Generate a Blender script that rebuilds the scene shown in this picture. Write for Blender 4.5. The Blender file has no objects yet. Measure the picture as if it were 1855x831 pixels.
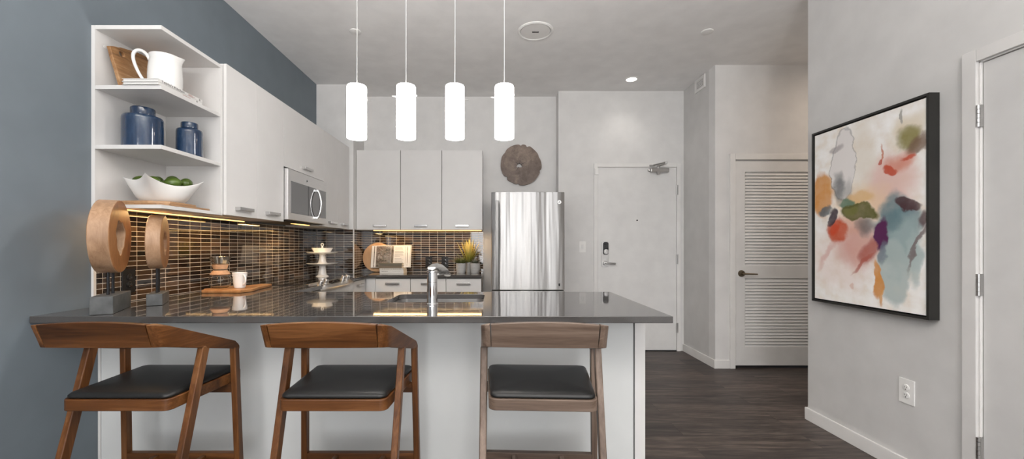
import bpy, bmesh, math, random
from mathutils import Vector, Matrix
random.seed(7)
SC = bpy.context.scene
COL = SC.collection
PI = math.pi

# ------------------------------------------------------------------ camera, world, light, exposure
CAM_H = 1.22
cam_data = bpy.data.cameras.new('camera')
cam_data.sensor_width = 36.0
cam_data.lens = 36.0 * 745.0 / 1855.0
cam_data.shift_x = (927.5 - 897.0) / 1855.0
cam_data.shift_y = (447.0 - 415.5) / 1855.0
cam_data.clip_start = 0.05
cam = bpy.data.objects.new('camera', cam_data)
COL.objects.link(cam)
cam.location = (0, 0, CAM_H)
cam.rotation_euler = (PI / 2, 0, 0)
SC.camera = cam

SC.view_settings.view_transform = 'Standard'
SC.view_settings.look = 'None'
SC.view_settings.exposure = 0.36
SC.view_settings.gamma = 1.0
SC.view_settings.use_curve_mapping = False

world = bpy.data.worlds.new('world')
SC.world = world
world.use_nodes = True
bg = world.node_tree.nodes['Background']
bg.inputs[0].default_value = (0.75, 0.86, 1.0, 1)
bg.inputs[1].default_value = 1.0


def area_light(name, loc, rot, sx, sy, power, color):
    l = bpy.data.lights.new(name, 'AREA')
    l.shape = 'RECTANGLE'
    l.size, l.size_y = sx, sy
    l.energy, l.color = power, color
    o = bpy.data.objects.new(name, l)
    o.location, o.rotation_euler = loc, rot
    COL.objects.link(o)
    return o


# daylight through the three windows of the living-room wall behind the camera
DAY = (1.0, 0.985, 0.97)
WIN = [(-0.34, 1.00, 1.5), (0.80, 1.00, 1.05), (1.72, 0.70, 0.8)]      # centre x, width, brightness of the sky it faces
WZ0, WZ1, WIN_Y = 0.12, 2.85, -3.6
for wx, ww, wl in WIN:
    area_light('daylight', (wx, WIN_Y - 0.16, (WZ0 + WZ1) / 2), (PI / 2, 0, 0), ww, WZ1 - WZ0, 33 * ww * wl, DAY)
# two fill lights without fixtures, added behind the camera to brighten the ceiling; a lamp hangs in the side hall
for lx in (-1.0, 0.6):
    area_light('uplight_fill', (lx, -0.5, 1.95), (PI, 0, 0), 0.45, 0.45, 92, (1.0, 0.97, 0.94))
area_light('hall_lamp', (3.6, 3.4, 2.98), (0, 0, 0), 0.25, 0.25, 6, (1.0, 0.82, 0.66))

# ------------------------------------------------------------------ materials
MATS = {}


def new_mat(name):
    m = bpy.data.materials.new(name)
    m.use_nodes = True
    nt = m.node_tree
    b = nt.nodes['Principled BSDF']
    return m, nt, b


def setin(b, key, v):
    if key in b.inputs:
        b.inputs[key].default_value = v


def rgba(c):
    return (c[0], c[1], c[2], 1.0)


def srgb(r, g, b):
    f = lambda v: ((v / 255.0) / 12.92) if v / 255.0 <= 0.04045 else (((v / 255.0) + 0.055) / 1.055) ** 2.4
    return (f(r), f(g), f(b))


def coords(nt, scale=(1, 1, 1), loc=(0, 0, 0), rnd=False, rot=(0, 0, 0)):
    tc = nt.nodes.new('ShaderNodeTexCoord')
    mp = nt.nodes.new('ShaderNodeMapping')
    mp.inputs['Scale'].default_value = scale
    mp.inputs['Location'].default_value = loc
    mp.inputs['Rotation'].default_value = rot
    nt.links.new(tc.outputs['Object'], mp.inputs['Vector'])
    if rnd:
        oi = nt.nodes.new('ShaderNodeObjectInfo')
        ml = nt.nodes.new('ShaderNodeMath')
        ml.operation = 'MULTIPLY'
        ml.inputs[1].default_value = 13.0
        nt.links.new(oi.outputs['Random'], ml.inputs[0])
        va = nt.nodes.new('ShaderNodeVectorMath')
        va.operation = 'ADD'
        nt.links.new(mp.outputs[0], va.inputs[0])
        nt.links.new(ml.outputs[0], va.inputs[1])
        return va.outputs[0]
    return mp.outputs[0]


def noise(nt, vec, scale, detail=3, rough=0.5, dist=0.0):
    n = nt.nodes.new('ShaderNodeTexNoise')
    n.inputs['Scale'].default_value = scale
    n.inputs['Detail'].default_value = detail
    n.inputs['Roughness'].default_value = rough
    n.inputs['Distortion'].default_value = dist
    nt.links.new(vec, n.inputs['Vector'])
    return n.outputs['Fac']


def ramp(nt, fac, stops):
    r = nt.nodes.new('ShaderNodeValToRGB')
    el = r.color_ramp.elements
    while len(el) < len(stops):
        el.new(0.5)
    for e, (p, c) in zip(el, stops):
        e.position = p
        e.color = rgba(c)
    nt.links.new(fac, r.inputs[0])
    return r.outputs[0]


def bump(nt, b, h, strength=0.1, dist=0.01):
    n = nt.nodes.new('ShaderNodeBump')
    n.inputs['Strength'].default_value = strength
    n.inputs['Distance'].default_value = dist
    nt.links.new(h, n.inputs['Height'])
    nt.links.new(n.outputs[0], b.inputs['Normal'])


def plain(name, c, rough=0.5, metal=0.0, var=0.04, nscale=6.0, bmp=0.0, bscale=120.0, coat=0.0, spec=0.5):
    if name in MATS:
        return MATS[name]
    m, nt, b = new_mat(name)
    v = coords(nt)
    lo = tuple(max(0, x * (1 - var)) for x in c)
    hi = tuple(min(1, x * (1 + var)) for x in c)
    nt.links.new(ramp(nt, noise(nt, v, nscale), [(0.3, lo), (0.7, hi)]), b.inputs['Base Color'])
    setin(b, 'Roughness', rough)
    setin(b, 'Metallic', metal)
    setin(b, 'Coat Weight', coat)
    setin(b, 'Coat Roughness', 0.08)
    setin(b, 'Specular IOR Level', spec)
    if bmp:
        bump(nt, b, noise(nt, v, bscale, 2), bmp, 0.002)
    MATS[name] = m
    return m


def wood(name, dark, mid, light, axis=0, freq=26.0, rough=0.42, stretch=0.07, rnd=True, bmp=0.12, var=0.5):
    if name in MATS:
        return MATS[name]
    m, nt, b = new_mat(name)
    s = [1.0, 1.0, 1.0]
    s[axis] = stretch
    v = coords(nt, s, rnd=rnd)
    n1 = noise(nt, v, freq, 5, 0.62, 0.9)
    n2 = noise(nt, v, freq * 5, 2, 0.5)
    n3 = noise(nt, v, freq * 0.28, 2, 0.5, 0.5)
    mx = nt.nodes.new('ShaderNodeMix')
    mx.data_type = 'FLOAT'
    mx.inputs[0].default_value = 0.22
    nt.links.new(n1, mx.inputs[2])
    nt.links.new(n2, mx.inputs[3])
    mx2 = nt.nodes.new('ShaderNodeMix')
    mx2.data_type = 'FLOAT'
    mx2.inputs[0].default_value = var
    nt.links.new(mx.outputs[0], mx2.inputs[2])
    nt.links.new(n3, mx2.inputs[3])
    nt.links.new(ramp(nt, mx2.outputs[0], [(0.32, dark), (0.5, mid), (0.68, light)]), b.inputs['Base Color'])
    setin(b, 'Roughness', rough)
    setin(b, 'Specular IOR Level', 0.35)
    bump(nt, b, mx.outputs[0], bmp, 0.002)
    MATS[name] = m
    return m


def emit(name, c, strength):
    if name in MATS:
        return MATS[name]
    m, nt, b = new_mat(name)
    setin(b, 'Base Color', rgba(c))
    setin(b, 'Emission Color', rgba(c))
    setin(b, 'Emission Strength', strength)
    setin(b, 'Roughness', 0.4)
    MATS[name] = m
    return m


def tile_mat(name, u_axis):
    """stack-bonded glossy glass mosaic 0.10 x 0.027 m in brown / bronze / black"""
    m, nt, b = new_mat(name)
    tc = nt.nodes.new('ShaderNodeTexCoord')
    sp = nt.nodes.new('ShaderNodeSeparateXYZ')
    nt.links.new(tc.outputs['Object'], sp.inputs[0])
    cb = nt.nodes.new('ShaderNodeCombineXYZ')
    nt.links.new(sp.outputs[u_axis], cb.inputs[0])
    nt.links.new(sp.outputs[2], cb.inputs[1])
    br = nt.nodes.new('ShaderNodeTexBrick')
    br.offset = 0.0
    br.offset_frequency = 1
    br.squash = 1.0
    br.inputs['Color1'].default_value = (0, 0, 0, 1)
    br.inputs['Color2'].default_value = (1, 1, 1, 1)
    br.inputs['Mortar'].default_value = (0.5, 0.5, 0.5, 1)
    br.inputs['Scale'].default_value = 1.0
    br.inputs['Mortar Size'].default_value = 0.0011
    br.inputs['Mortar Smooth'].default_value = 0.1
    br.inputs['Bias'].default_value = 0.0
    br.inputs['Brick Width'].default_value = 0.1
    br.inputs['Row Height'].default_value = 0.0272
    nt.links.new(cb.outputs[0], br.inputs['Vector'])
    col = ramp(nt, br.outputs['Color'], [(0.0, (0.006, 0.005, 0.005)), (0.35, (0.026, 0.016, 0.011)),
                                         (0.6, (0.060, 0.036, 0.022)), (0.8, (0.016, 0.012, 0.011)), (1.0, (0.105, 0.066, 0.042))])
    mx = nt.nodes.new('ShaderNodeMix')
    mx.data_type = 'RGBA'
    nt.links.new(br.outputs['Fac'], mx.inputs[0])
    nt.links.new(col, mx.inputs[6])
    mx.inputs[7].default_value = (0.74, 0.70, 0.64, 1)
    nt.links.new(mx.outputs[2], b.inputs['Base Color'])
    rr = nt.nodes.new('ShaderNodeMapRange')
    rr.inputs['To Min'].default_value = 0.035
    rr.inputs['To Max'].default_value = 0.65
    nt.links.new(br.outputs['Fac'], rr.inputs[0])
    nt.links.new(rr.outputs[0], b.inputs['Roughness'])
    setin(b, 'Specular IOR Level', 0.75)
    inv = nt.nodes.new('ShaderNodeMath')
    inv.operation = 'SUBTRACT'
    inv.inputs[0].default_value = 1.0
    nt.links.new(br.outputs['Fac'], inv.inputs[1])
    bump(nt, b, inv.outputs[0], 0.12, 0.001)
    MATS[name] = m
    return m


def floor_mat():
    m, nt, b = new_mat('floor_planks')
    v = coords(nt)
    br = nt.nodes.new('ShaderNodeTexBrick')
    br.offset = 0.37
    br.inputs['Color1'].default_value = (0, 0, 0, 1)
    br.inputs['Color2'].default_value = (1, 1, 1, 1)
    br.inputs['Mortar'].default_value = (0.0, 0.0, 0.0, 1)
    br.inputs['Scale'].default_value = 1.0
    br.inputs['Mortar Size'].default_value = 0.0012
    br.inputs['Brick Width'].default_value = 1.22
    br.inputs['Row Height'].default_value = 0.178
    nt.links.new(v, br.inputs['Vector'])
    sx = coords(nt, (0.09, 1.0, 1.0))
    ad = nt.nodes.new('ShaderNodeVectorMath')
    ad.operation = 'MULTIPLY_ADD'
    nt.links.new(br.outputs['Color'], ad.inputs[0])
    ad.inputs[1].default_value = (7, 5, 3)
    nt.links.new(sx, ad.inputs[2])
    n1 = noise(nt, ad.outputs[0], 22, 6, 0.65, 0.6)
    n2 = noise(nt, ad.outputs[0], 110, 2, 0.5)
    mx = nt.nodes.new('ShaderNodeMix')
    mx.data_type = 'FLOAT'
    mx.inputs[0].default_value = 0.3
    nt.links.new(n1, mx.inputs[2])
    nt.links.new(n2, mx.inputs[3])
    grain = ramp(nt, mx.outputs[0], [(0.33, (0.020, 0.016, 0.015)), (0.5, (0.070, 0.057, 0.051)), (0.68, (0.150, 0.124, 0.110))])
    tint = ramp(nt, br.outputs['Color'], [(0.0, (0.74, 0.72, 0.71)), (1.0, (1.28, 1.20, 1.13))])
    mu = nt.nodes.new('ShaderNodeMix')
    mu.data_type = 'RGBA'
    mu.blend_type = 'MULTIPLY'
    mu.inputs[0].default_value = 1.0
    nt.links.new(grain, mu.inputs[6])
    nt.links.new(tint, mu.inputs[7])
    mo = nt.nodes.new('ShaderNodeMix')
    mo.data_type = 'RGBA'
    nt.links.new(br.outputs['Fac'], mo.inputs[0])
    nt.links.new(mu.outputs[2], mo.inputs[6])
    mo.inputs[7].default_value = (0.02, 0.017, 0.015, 1)
    nt.links.new(mo.outputs[2], b.inputs['Base Color'])
    setin(b, 'Roughness', 0.45)
    setin(b, 'Specular IOR Level', 0.35)
    bump(nt, b, mx.outputs[0], 0.12, 0.002)
    MATS['floor'] = m
    return m


def steel_mat(name, axis=2, c=(0.62, 0.61, 0.60), rough=0.24, wav=0.0, brush=0.02):
    if name in MATS:
        return MATS[name]
    m, nt, b = new_mat(name)
    s = [90.0, 90.0, 90.0]
    s[axis] = 1.2
    v = coords(nt, s)
    n = noise(nt, v, 4, 3)
    nt.links.new(ramp(nt, n, [(0.3, tuple(x * 0.93 for x in c)), (0.7, c)]), b.inputs['Base Color'])
    setin(b, 'Metallic', 1.0)
    setin(b, 'Roughness', rough)
    if wav:
        w = [4.2, 4.2, 4.2]
        w[axis] = 0.22
        bump(nt, b, noise(nt, coords(nt, w), 1.0, 3, 0.55), wav, 0.09)
        setin(b, 'Anisotropic', 0.96)
        setin(b, 'Anisotropic Rotation', 0.25)
        tg = nt.nodes.new('ShaderNodeTangent')
        tg.direction_type = 'RADIAL'
        tg.axis = 'Z'
        nt.links.new(tg.outputs[0], b.inputs['Tangent'])
    elif brush:
        bump(nt, b, n, brush, 0.002)
    MATS[name] = m
    return m


def painting_mat(y0, wid, z0, hgt):
    """loose watercolour-like abstract: overlapping noisy blots on a cream ground"""
    m, nt, b = new_mat('painting_canvas')
    tc = nt.nodes.new('ShaderNodeTexCoord')
    sp = nt.nodes.new('ShaderNodeSeparateXYZ')
    nt.links.new(tc.outputs['Object'], sp.inputs[0])
    L = nt.links.new

    def math_(op, a, bb, c=None):
        n = nt.nodes.new('ShaderNodeMath')
        n.operation = op
        for i, q in enumerate((a, bb, c)):
            if q is None:
                continue
            if isinstance(q, (int, float)):
                n.inputs[i].default_value = q
            else:
                L(q, n.inputs[i])
        return n.outputs[0]
    u = math_('DIVIDE', math_('SUBTRACT', y0, sp.outputs[1]), wid)
    v = math_('DIVIDE', math_('SUBTRACT', sp.outputs[2], z0), hgt)
    cb = nt.nodes.new('ShaderNodeCombineXYZ')
    L(u, cb.inputs[0])
    L(math_('MULTIPLY', v, 1.5), cb.inputs[1])
    P = cb.outputs[0]

    def ncol(scale, detail, seed):
        n = nt.nodes.new('ShaderNodeTexNoise')
        n.noise_dimensions = '4D'
        n.inputs['W'].default_value = seed
        n.inputs['Scale'].default_value = scale
        n.inputs['Detail'].default_value = detail
        L(P, n.inputs['Vector'])
        return n.outputs['Color']
    sep = nt.nodes.new('ShaderNodeSeparateXYZ')
    L(ncol(6.5, 8, 1.7), sep.inputs[0])
    du = math_('MULTIPLY_ADD', math_('SUBTRACT', sep.outputs[0], 0.5), 0.17, u)
    dv = math_('MULTIPLY_ADD', math_('SUBTRACT', sep.outputs[1], 0.5), 0.12, v)
    wash = nt.nodes.new('ShaderNodeTexNoise')
    wash.inputs['Scale'].default_value = 9.0
    wash.inputs['Detail'].default_value = 5
    L(P, wash.inputs['Vector'])
    base = ramp(nt, wash.outputs['Fac'], [(0.3, srgb(236, 226, 214)), (0.5, srgb(245, 241, 236)), (0.7, srgb(252, 250, 248))])
    cur = base

    def blob(uc, vc, a, bb, col, op=0.9, soft=0.25, rot=0.0, wv=0.5):
        nonlocal cur
        x = math_('SUBTRACT', du, uc)
        y = math_('SUBTRACT', dv, vc)
        if rot:
            c_, s_ = math.cos(rot), math.sin(rot)
            y15 = math_('MULTIPLY', y, 1.5)
            xr = math_('ADD', math_('MULTIPLY', x, c_), math_('MULTIPLY', y15, s_))
            yr = math_('DIVIDE', math_('SUBTRACT', math_('MULTIPLY', y15, c_), math_('MULTIPLY', x, s_)), 1.5)
            x, y = xr, yr
        x = math_('DIVIDE', x, a)
        y = math_('DIVIDE', y, bb)
        d = math_('ADD', math_('MULTIPLY', x, x), math_('MULTIPLY', y, y))
        mr = nt.nodes.new('ShaderNodeMapRange')
        mr.interpolation_type = 'SMOOTHSTEP'
        L(d, mr.inputs[0])
        mr.inputs[1].default_value = 1.0 + soft
        mr.inputs[2].default_value = max(0.0, 1.0 - soft * 1.6)
        w = math_('MULTIPLY_ADD', wash.outputs['Fac'], wv, 1.0 - wv * 0.55)
        f = nt.nodes.new('ShaderNodeMath')
        f.operation = 'MULTIPLY'
        f.use_clamp = True
        L(math_('MULTIPLY', mr.outputs[0], op), f.inputs[0])
        L(w, f.inputs[1])
        mx = nt.nodes.new('ShaderNodeMix')
        mx.data_type = 'RGBA'
        L(f.outputs[0], mx.inputs[0])
        L(cur, mx.inputs[6])
        mx.inputs[7].default_value = rgba(srgb(*col))
        cur = mx.outputs[2]
    blob(0.30, 0.26, 0.30, 0.17, (232, 204, 194), 0.45, 0.9)
    blob(0.72, 0.62, 0.21, 0.16, (222, 178, 166), 0.8, 0.7)
    blob(0.47, 0.55, 0.25, 0.10, (236, 205, 165), 0.7, 0.8)
    blob(0.50, 0.80, 0.12, 0.18, (226, 216, 200), 0.6, 0.8)
    blob(0.86, 0.86, 0.12, 0.08, (214, 196, 160), 0.6, 0.9)
    blob(0.12, 0.64, 0.105, 0.130, (212, 148, 78), 0.95, 0.25)
    blob(0.23, 0.67, 0.05, 0.08, (216, 166, 110), 0.7, 0.6)
    blob(0.325, 0.77, 0.122, 0.203, (120, 116, 118), 0.55, 0.05)
    blob(0.327, 0.768, 0.113, 0.192, (230, 225, 222), 1.5, 0.08)
    blob(0.25, 0.875, 0.07, 0.025, (150, 140, 142), 0.6, 0.4, 0.3)
    blob(0.29, 0.645, 0.05, 0.085, (84, 88, 92), 0.8, 0.8)
    blob(0.375, 0.62, 0.05, 0.07, (150, 150, 148), 0.6, 0.7)
    blob(0.48, 0.575, 0.12, 0.04, (222, 180, 120), 0.75, 0.4)
    blob(0.37, 0.555, 0.075, 0.028, (92, 124, 104), 0.9, 0.3)
    blob(0.77, 0.41, 0.175, 0.175, (108, 134, 140), 0.95, 0.25)
    blob(0.83, 0.34, 0.13, 0.14, (160, 178, 178), 0.85, 0.5)
    blob(0.745, 0.20, 0.115, 0.165, (172, 186, 184), 0.9, 0.22)
    blob(0.90, 0.27, 0.05, 0.12, (172, 188, 186), 0.8, 0.4)
    blob(0.74, 0.45, 0.10, 0.05, (88, 118, 126), 0.7, 0.6)
    blob(0.46, 0.33, 0.20, 0.11, (206, 140, 124), 0.75, 0.7)
    blob(0.40, 0.44, 0.14, 0.06, (214, 160, 140), 0.7, 0.5)
    blob(0.56, 0.30, 0.11, 0.050, (170, 84, 72), 0.8, 0.45, 0.9)
    blob(0.50, 0.245, 0.13, 0.012, (176, 90, 74), 0.8, 0.5, 0.6)
    blob(0.16, 0.28, 0.16, 0.02, (214, 164, 154), 0.6, 0.6, 0.9)
    blob(0.26, 0.415, 0.105, 0.078, (196, 84, 48), 0.95, 0.3)
    blob(0.24, 0.42, 0.05, 0.045, (206, 70, 30), 0.8, 0.5)
    blob(0.53, 0.43, 0.085, 0.055, (112, 106, 104), 0.85, 0.6)
    blob(0.146, 0.535, 0.06, 0.025, (84, 100, 108), 0.9, 0.3)
    blob(0.205, 0.487, 0.038, 0.052, (58, 46, 58), 0.95, 0.3, -0.4)
    blob(0.46, 0.51, 0.165, 0.040, (92, 92, 40), 0.97, 0.2, -0.08)
    blob(0.40, 0.515, 0.07, 0.02, (116, 116, 58), 0.8, 0.5)
    blob(0.655, 0.39, 0.058, 0.090, (88, 30, 80), 1.1, 0.25)
    blob(0.68, 0.29, 0.03, 0.06, (110, 120, 134), 0.8, 0.5)
    blob(0.855, 0.527, 0.095, 0.026, (76, 46, 50), 0.95, 0.25, -0.35)
    blob(0.945, 0.44, 0.030, 0.035, (86, 60, 62), 0.9, 0.5)
    blob(0.915, 0.33, 0.013, 0.130, (112, 94, 94), 0.85, 0.5, -0.42)
    blob(0.628, 0.16, 0.040, 0.098, (212, 144, 70), 0.95, 0.25)
    blob(0.655, 0.07, 0.016, 0.05, (216, 156, 88), 0.85, 0.4)
    blob(0.86, 0.825, 0.085, 0.055, (138, 130, 74), 0.95, 0.5)
    blob(0.91, 0.785, 0.10, 0.033, (122, 96, 78), 0.9, 0.4, 0.25)
    blob(0.80, 0.725, 0.10, 0.050, (210, 130, 106), 0.75, 0.7)
    blob(0.735, 0.695, 0.045, 0.022, (196, 86, 62), 0.95, 0.3, -0.8)
    blob(0.85, 0.745, 0.05, 0.014, (194, 82, 56), 0.9, 0.5)
    blob(0.67, 0.77, 0.010, 0.055, (200, 120, 88), 0.85, 0.5)
    blob(0.655, 0.735, 0.022, 0.014, (190, 80, 60), 0.9, 0.3)
    blob(0.818, 0.945, 0.018, 0.042, (162, 158, 150), 0.85, 0.3)
    blob(0.42, 0.13, 0.02, 0.02, (222, 190, 176), 0.8, 0.4)
    L(cur, b.inputs['Base Color'])
    setin(b, 'Roughness', 0.8)
    bump(nt, b, noise(nt, coords(nt), 400, 2), 0.08, 0.001)
    return m


# ------------------------------------------------------------------ mesh helpers
def smooth_path(pts, n=5):
    P = [Vector(p) for p in pts]
    outp = []
    for i in range(len(P) - 1):
        p0, p1, p2, p3 = P[max(i - 1, 0)], P[i], P[i + 1], P[min(i + 2, len(P) - 1)]
        for k in range(n):
            t = k / n
            outp.append(0.5 * ((2 * p1) + (p2 - p0) * t + (2 * p0 - 5 * p1 + 4 * p2 - p3) * t * t + (3 * p1 - p0 - 3 * p2 + p3) * t ** 3))
    outp.append(P[-1])
    return outp


class MB:
    def __init__(self):
        self.bm = bmesh.new()

    def hexa(self, p, bev=0.0, seg=2):
        v = [self.bm.verts.new(q) for q in p]
        fs = [self.bm.faces.new([v[i] for i in f]) for f in
              ((0, 3, 2, 1), (4, 5, 6, 7), (0, 1, 5, 4), (1, 2, 6, 5), (2, 3, 7, 6), (3, 0, 4, 7))]
        if bev:
            es = list({e for f in fs for e in f.edges})
            bmesh.ops.bevel(self.bm, geom=es, offset=bev, segments=seg, affect='EDGES', profile=0.5)
        return self

    def box(self, x0, x1, y0, y1, z0, z1, bev=0.0, seg=2):
        return self.hexa([(x0, y0, z0), (x1, y0, z0), (x1, y1, z0), (x0, y1, z0),
                          (x0, y0, z1), (x1, y0, z1), (x1, y1, z1), (x0, y1, z1)], bev, seg)

    def loft(self, secs, closed=False, caps=True):
        bm = self.bm
        rows = [[bm.verts.new(p) for p in s] for s in secs]
        n = len(rows[0])
        m = len(rows)
        for i in range(m if closed else m - 1):
            a, c = rows[i], rows[(i + 1) % m]
            for k in range(n):
                bm.faces.new((a[k], a[(k + 1) % n], c[(k + 1) % n], c[k]))
        if caps and not closed:
            bm.faces.new(list(reversed(rows[0])))
            bm.faces.new(rows[-1])
        return self

    def prism(self, poly, z0, z1):
        return self.loft([[(x, y, z0) for x, y in poly], [(x, y, z1) for x, y in poly]])

    def prism_x(self, poly, x0, x1):
        return self.loft([[(x0, a, c) for a, c in poly], [(x1, a, c) for a, c in poly]])

    def lathe(self, prof, center=(0, 0, 0), seg=32, axis=2):
        bm = self.bm
        rows = []
        for r, h in prof:
            ring = []
            for k in range(seg):
                t = 2 * PI * k / seg
                p = [r * math.cos(t), r * math.sin(t), h]
                if axis == 0:
                    p = [h, p[0], p[1]]
                elif axis == 1:
                    p = [p[0], h, p[1]]
                ring.append(bm.verts.new((p[0] + center[0], p[1] + center[1], p[2] + center[2])))
            rows.append(ring)
        for a, c in zip(rows[:-1], rows[1:]):
            for k in range(seg):
                bm.faces.new((a[k], a[(k + 1) % seg], c[(k + 1) % seg], c[k]))
        if prof[0][0] > 1e-6:
            bm.faces.new(list(reversed(rows[0])))
        if prof[-1][0] > 1e-6:
            bm.faces.new(rows[-1])
        bmesh.ops.remove_doubles(bm, verts=[v for r_ in (rows[0], rows[-1]) for v in r_], dist=1e-6)
        return self

    def tube(self, pts, r, seg=10, closed=False):
        pts = [Vector(p) for p in pts]
        rr = r if isinstance(r, (list, tuple)) else [r] * len(pts)
        secs = []
        up = Vector((0, 0, 1))
        n = len(pts)
        prev = None
        for i, p in enumerate(pts):
            a = pts[(i - 1) % n] if (closed or i) else pts[0]
            c = pts[(i + 1) % n] if (closed or i < n - 1) else pts[-1]
            d = (c - a).normalized()
            if prev is None:
                s = d.cross(up)
                if s.length < 1e-3:
                    s = d.cross(Vector((1, 0, 0)))
            else:
                s = prev - d * prev.dot(d)
            s.normalize()
            prev = s
            t = d.cross(s)
            secs.append([tuple(p + (s * math.cos(2 * PI * k / seg) + t * math.sin(2 * PI * k / seg)) * rr[i]) for k in range(seg)])
        return self.loft(secs, closed)

    def ellipsoid(self, c, rx, ry, rz, M=None, u=20, v=12):
        r = bmesh.ops.create_uvsphere(self.bm, u_segments=u, v_segments=v, radius=1.0)
        mat = Matrix.Translation(c) @ (M if M is not None else Matrix()) @ Matrix.Diagonal((rx, ry, rz, 1))
        bmesh.ops.transform(self.bm, matrix=mat, verts=r['verts'])
        return self

    def xf(self, M):
        bmesh.ops.transform(self.bm, matrix=M, verts=self.bm.verts[:])
        return self

    def hull_holes(self, outer, holes, z0, z1):
        """plate with holes: outer and hole loops in xy"""
        bm = self.bm
        es = []
        for lp in [outer] + holes:
            vs = [bm.verts.new((x, y, z0)) for x, y in lp]
            es += [bm.edges.new((vs[i], vs[(i + 1) % len(vs)])) for i in range(len(vs))]
        g = bmesh.ops.triangle_fill(bm, edges=es, use_beauty=True)
        fs = [f for f in g['geom'] if isinstance(f, bmesh.types.BMFace)]
        ext = bmesh.ops.extrude_face_region(bm, geom=fs)
        vs = [q for q in ext['geom'] if isinstance(q, bmesh.types.BMVert)]
        bmesh.ops.translate(bm, vec=(0, 0, z1 - z0), verts=vs)
        return self


ORG = {}


def finish(o, label=None, cat=None, group=None, kind=None):
    if label:
        o['label'] = label
    if cat:
        o['category'] = cat
    if group:
        o['group'] = group
    if kind:
        o['kind'] = kind
    return o


def build(name, mb, mat, parent=None, origin=None, smooth=40, label=None, cat=None, group=None, kind=None, bevel=0.0):
    bm = mb.bm
    bmesh.ops.recalc_face_normals(bm, faces=bm.faces[:])
    if parent is not None:
        origin = ORG[parent.name]
    elif origin is None:
        xs = [v.co for v in bm.verts]
        lo = [min(c[i] for c in xs) for i in range(3)]
        hi = [max(c[i] for c in xs) for i in range(3)]
        origin = Vector(((lo[0] + hi[0]) / 2, (lo[1] + hi[1]) / 2, lo[2]))
    origin = Vector(origin)
    bmesh.ops.translate(bm, vec=-origin, verts=bm.verts[:])
    me = bpy.data.meshes.new(name)
    bm.to_mesh(me)
    bm.free()
    me.materials.append(mat)
    if smooth:
        for p in me.polygons:
            p.use_smooth = True
        me.set_sharp_from_angle(angle=math.radians(smooth))
    o = bpy.data.objects.new(name, me)
    COL.objects.link(o)
    if parent is not None:
        o.parent = parent
    else:
        o.location = origin
    ORG[o.name] = origin
    if bevel:
        md = o.modifiers.new('bevel', 'BEVEL')
        md.width = bevel
        md.segments = 2
        md.limit_method = 'ANGLE'
        md.angle_limit = math.radians(40)
    if smooth:
        wn = o.modifiers.new('weighted_normal', 'WEIGHTED_NORMAL')
        wn.keep_sharp = True
    return finish(o, label, cat, group, kind)


def thing(name, loc, label, cat, group=None, kind=None):
    o = bpy.data.objects.new(name, None)
    o.empty_display_size = 0.05
    o.location = loc
    COL.objects.link(o)
    ORG[o.name] = Vector(loc)
    return finish(o, label, cat, group, kind)


def struct(name, mb, mat, label=None, smooth=40, origin=(0, 0, 0)):
    return build(name, mb, mat, None, origin, smooth, label=label, kind='structure')


def copy_tree(o, parent=None):
    c = o.copy()
    COL.objects.link(c)
    if parent is not None:
        c.parent = parent
    ORG[c.name] = ORG[o.name]
    for ch in list(o.children):
        copy_tree(ch, c)
    return c


def text_mb(s, size, M, depth=0.0006):
    cu = bpy.data.curves.new('lettering', 'FONT')
    cu.body = s
    cu.size = size
    cu.extrude = depth / 2
    cu.align_x = 'LEFT'
    ob = bpy.data.objects.new('lettering', cu)
    COL.objects.link(ob)
    bpy.context.view_layer.update()
    me = bpy.data.meshes.new_from_object(ob.evaluated_get(bpy.context.evaluated_depsgraph_get()))
    mb = MB()
    mb.bm.from_mesh(me)
    bpy.data.objects.remove(ob)
    bpy.data.curves.remove(cu)
    bpy.data.meshes.remove(me)
    return mb.xf(M)


def round_rect(x0, x1, y0, y1, r, n=6):
    pts = []
    for cx, cy, a0 in ((x1 - r, y1 - r, 0), (x0 + r, y1 - r, 90), (x0 + r, y0 + r, 180), (x1 - r, y0 + r, 270)):
        for k in range(n + 1):
            a = math.radians(a0 + 90.0 * k / n)
            pts.append((cx + r * math.cos(a), cy + r * math.sin(a)))
    return pts


def frame_M(origin, ex, ey):
    ex, ey = Vector(ex).normalized(), Vector(ey).normalized()
    ez = ex.cross(ey)
    M = Matrix((ex, ey, ez)).transposed().to_4x4()
    M.translation = Vector(origin)
    return M

# ------------------------------------------------------------------ palette
M_WALL = plain('wall_paint', (0.70, 0.69, 0.678), 0.75, bmp=0.03, bscale=300)
M_WALL_SHADED = plain('wall_paint_shaded', (0.60, 0.59, 0.578), 0.75, bmp=0.03, bscale=300)  # same wall paint, darkened to hold the shade on right and alcove walls
M_DOOR_SHADED = plain('door_paint_shaded', (0.60, 0.59, 0.58), 0.45)  # white door paint with the shade of the right-hand door mixed in
M_BLUE = plain('blue_wall_paint', (0.155, 0.185, 0.212), 0.6, bmp=0.03, bscale=300)
M_CEIL = plain('ceiling_paint', (0.82, 0.81, 0.80), 0.85, bmp=0.03, bscale=200)
M_TRIM = plain('trim_paint', (0.77, 0.755, 0.735), 0.45)
M_DOOR = plain('door_paint', (0.75, 0.74, 0.725), 0.45)
M_CAB = plain('white_laminate', (0.70, 0.688, 0.675), 0.38, var=0.02)
M_PANEL = plain('island_panel_paint', (0.655, 0.668, 0.662), 0.45, var=0.02)
M_GAP = plain('dark_gap', (0.03, 0.03, 0.03), 0.8)
M_STONE = plain('grey_quartz', (0.070, 0.066, 0.064), 0.035, var=0.14, nscale=420, spec=0.6, coat=0.15)
M_STEEL = steel_mat('brushed_steel', 2, rough=0.26)
M_STEELX = steel_mat('brushed_steel_flat', 1, rough=0.30)
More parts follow.
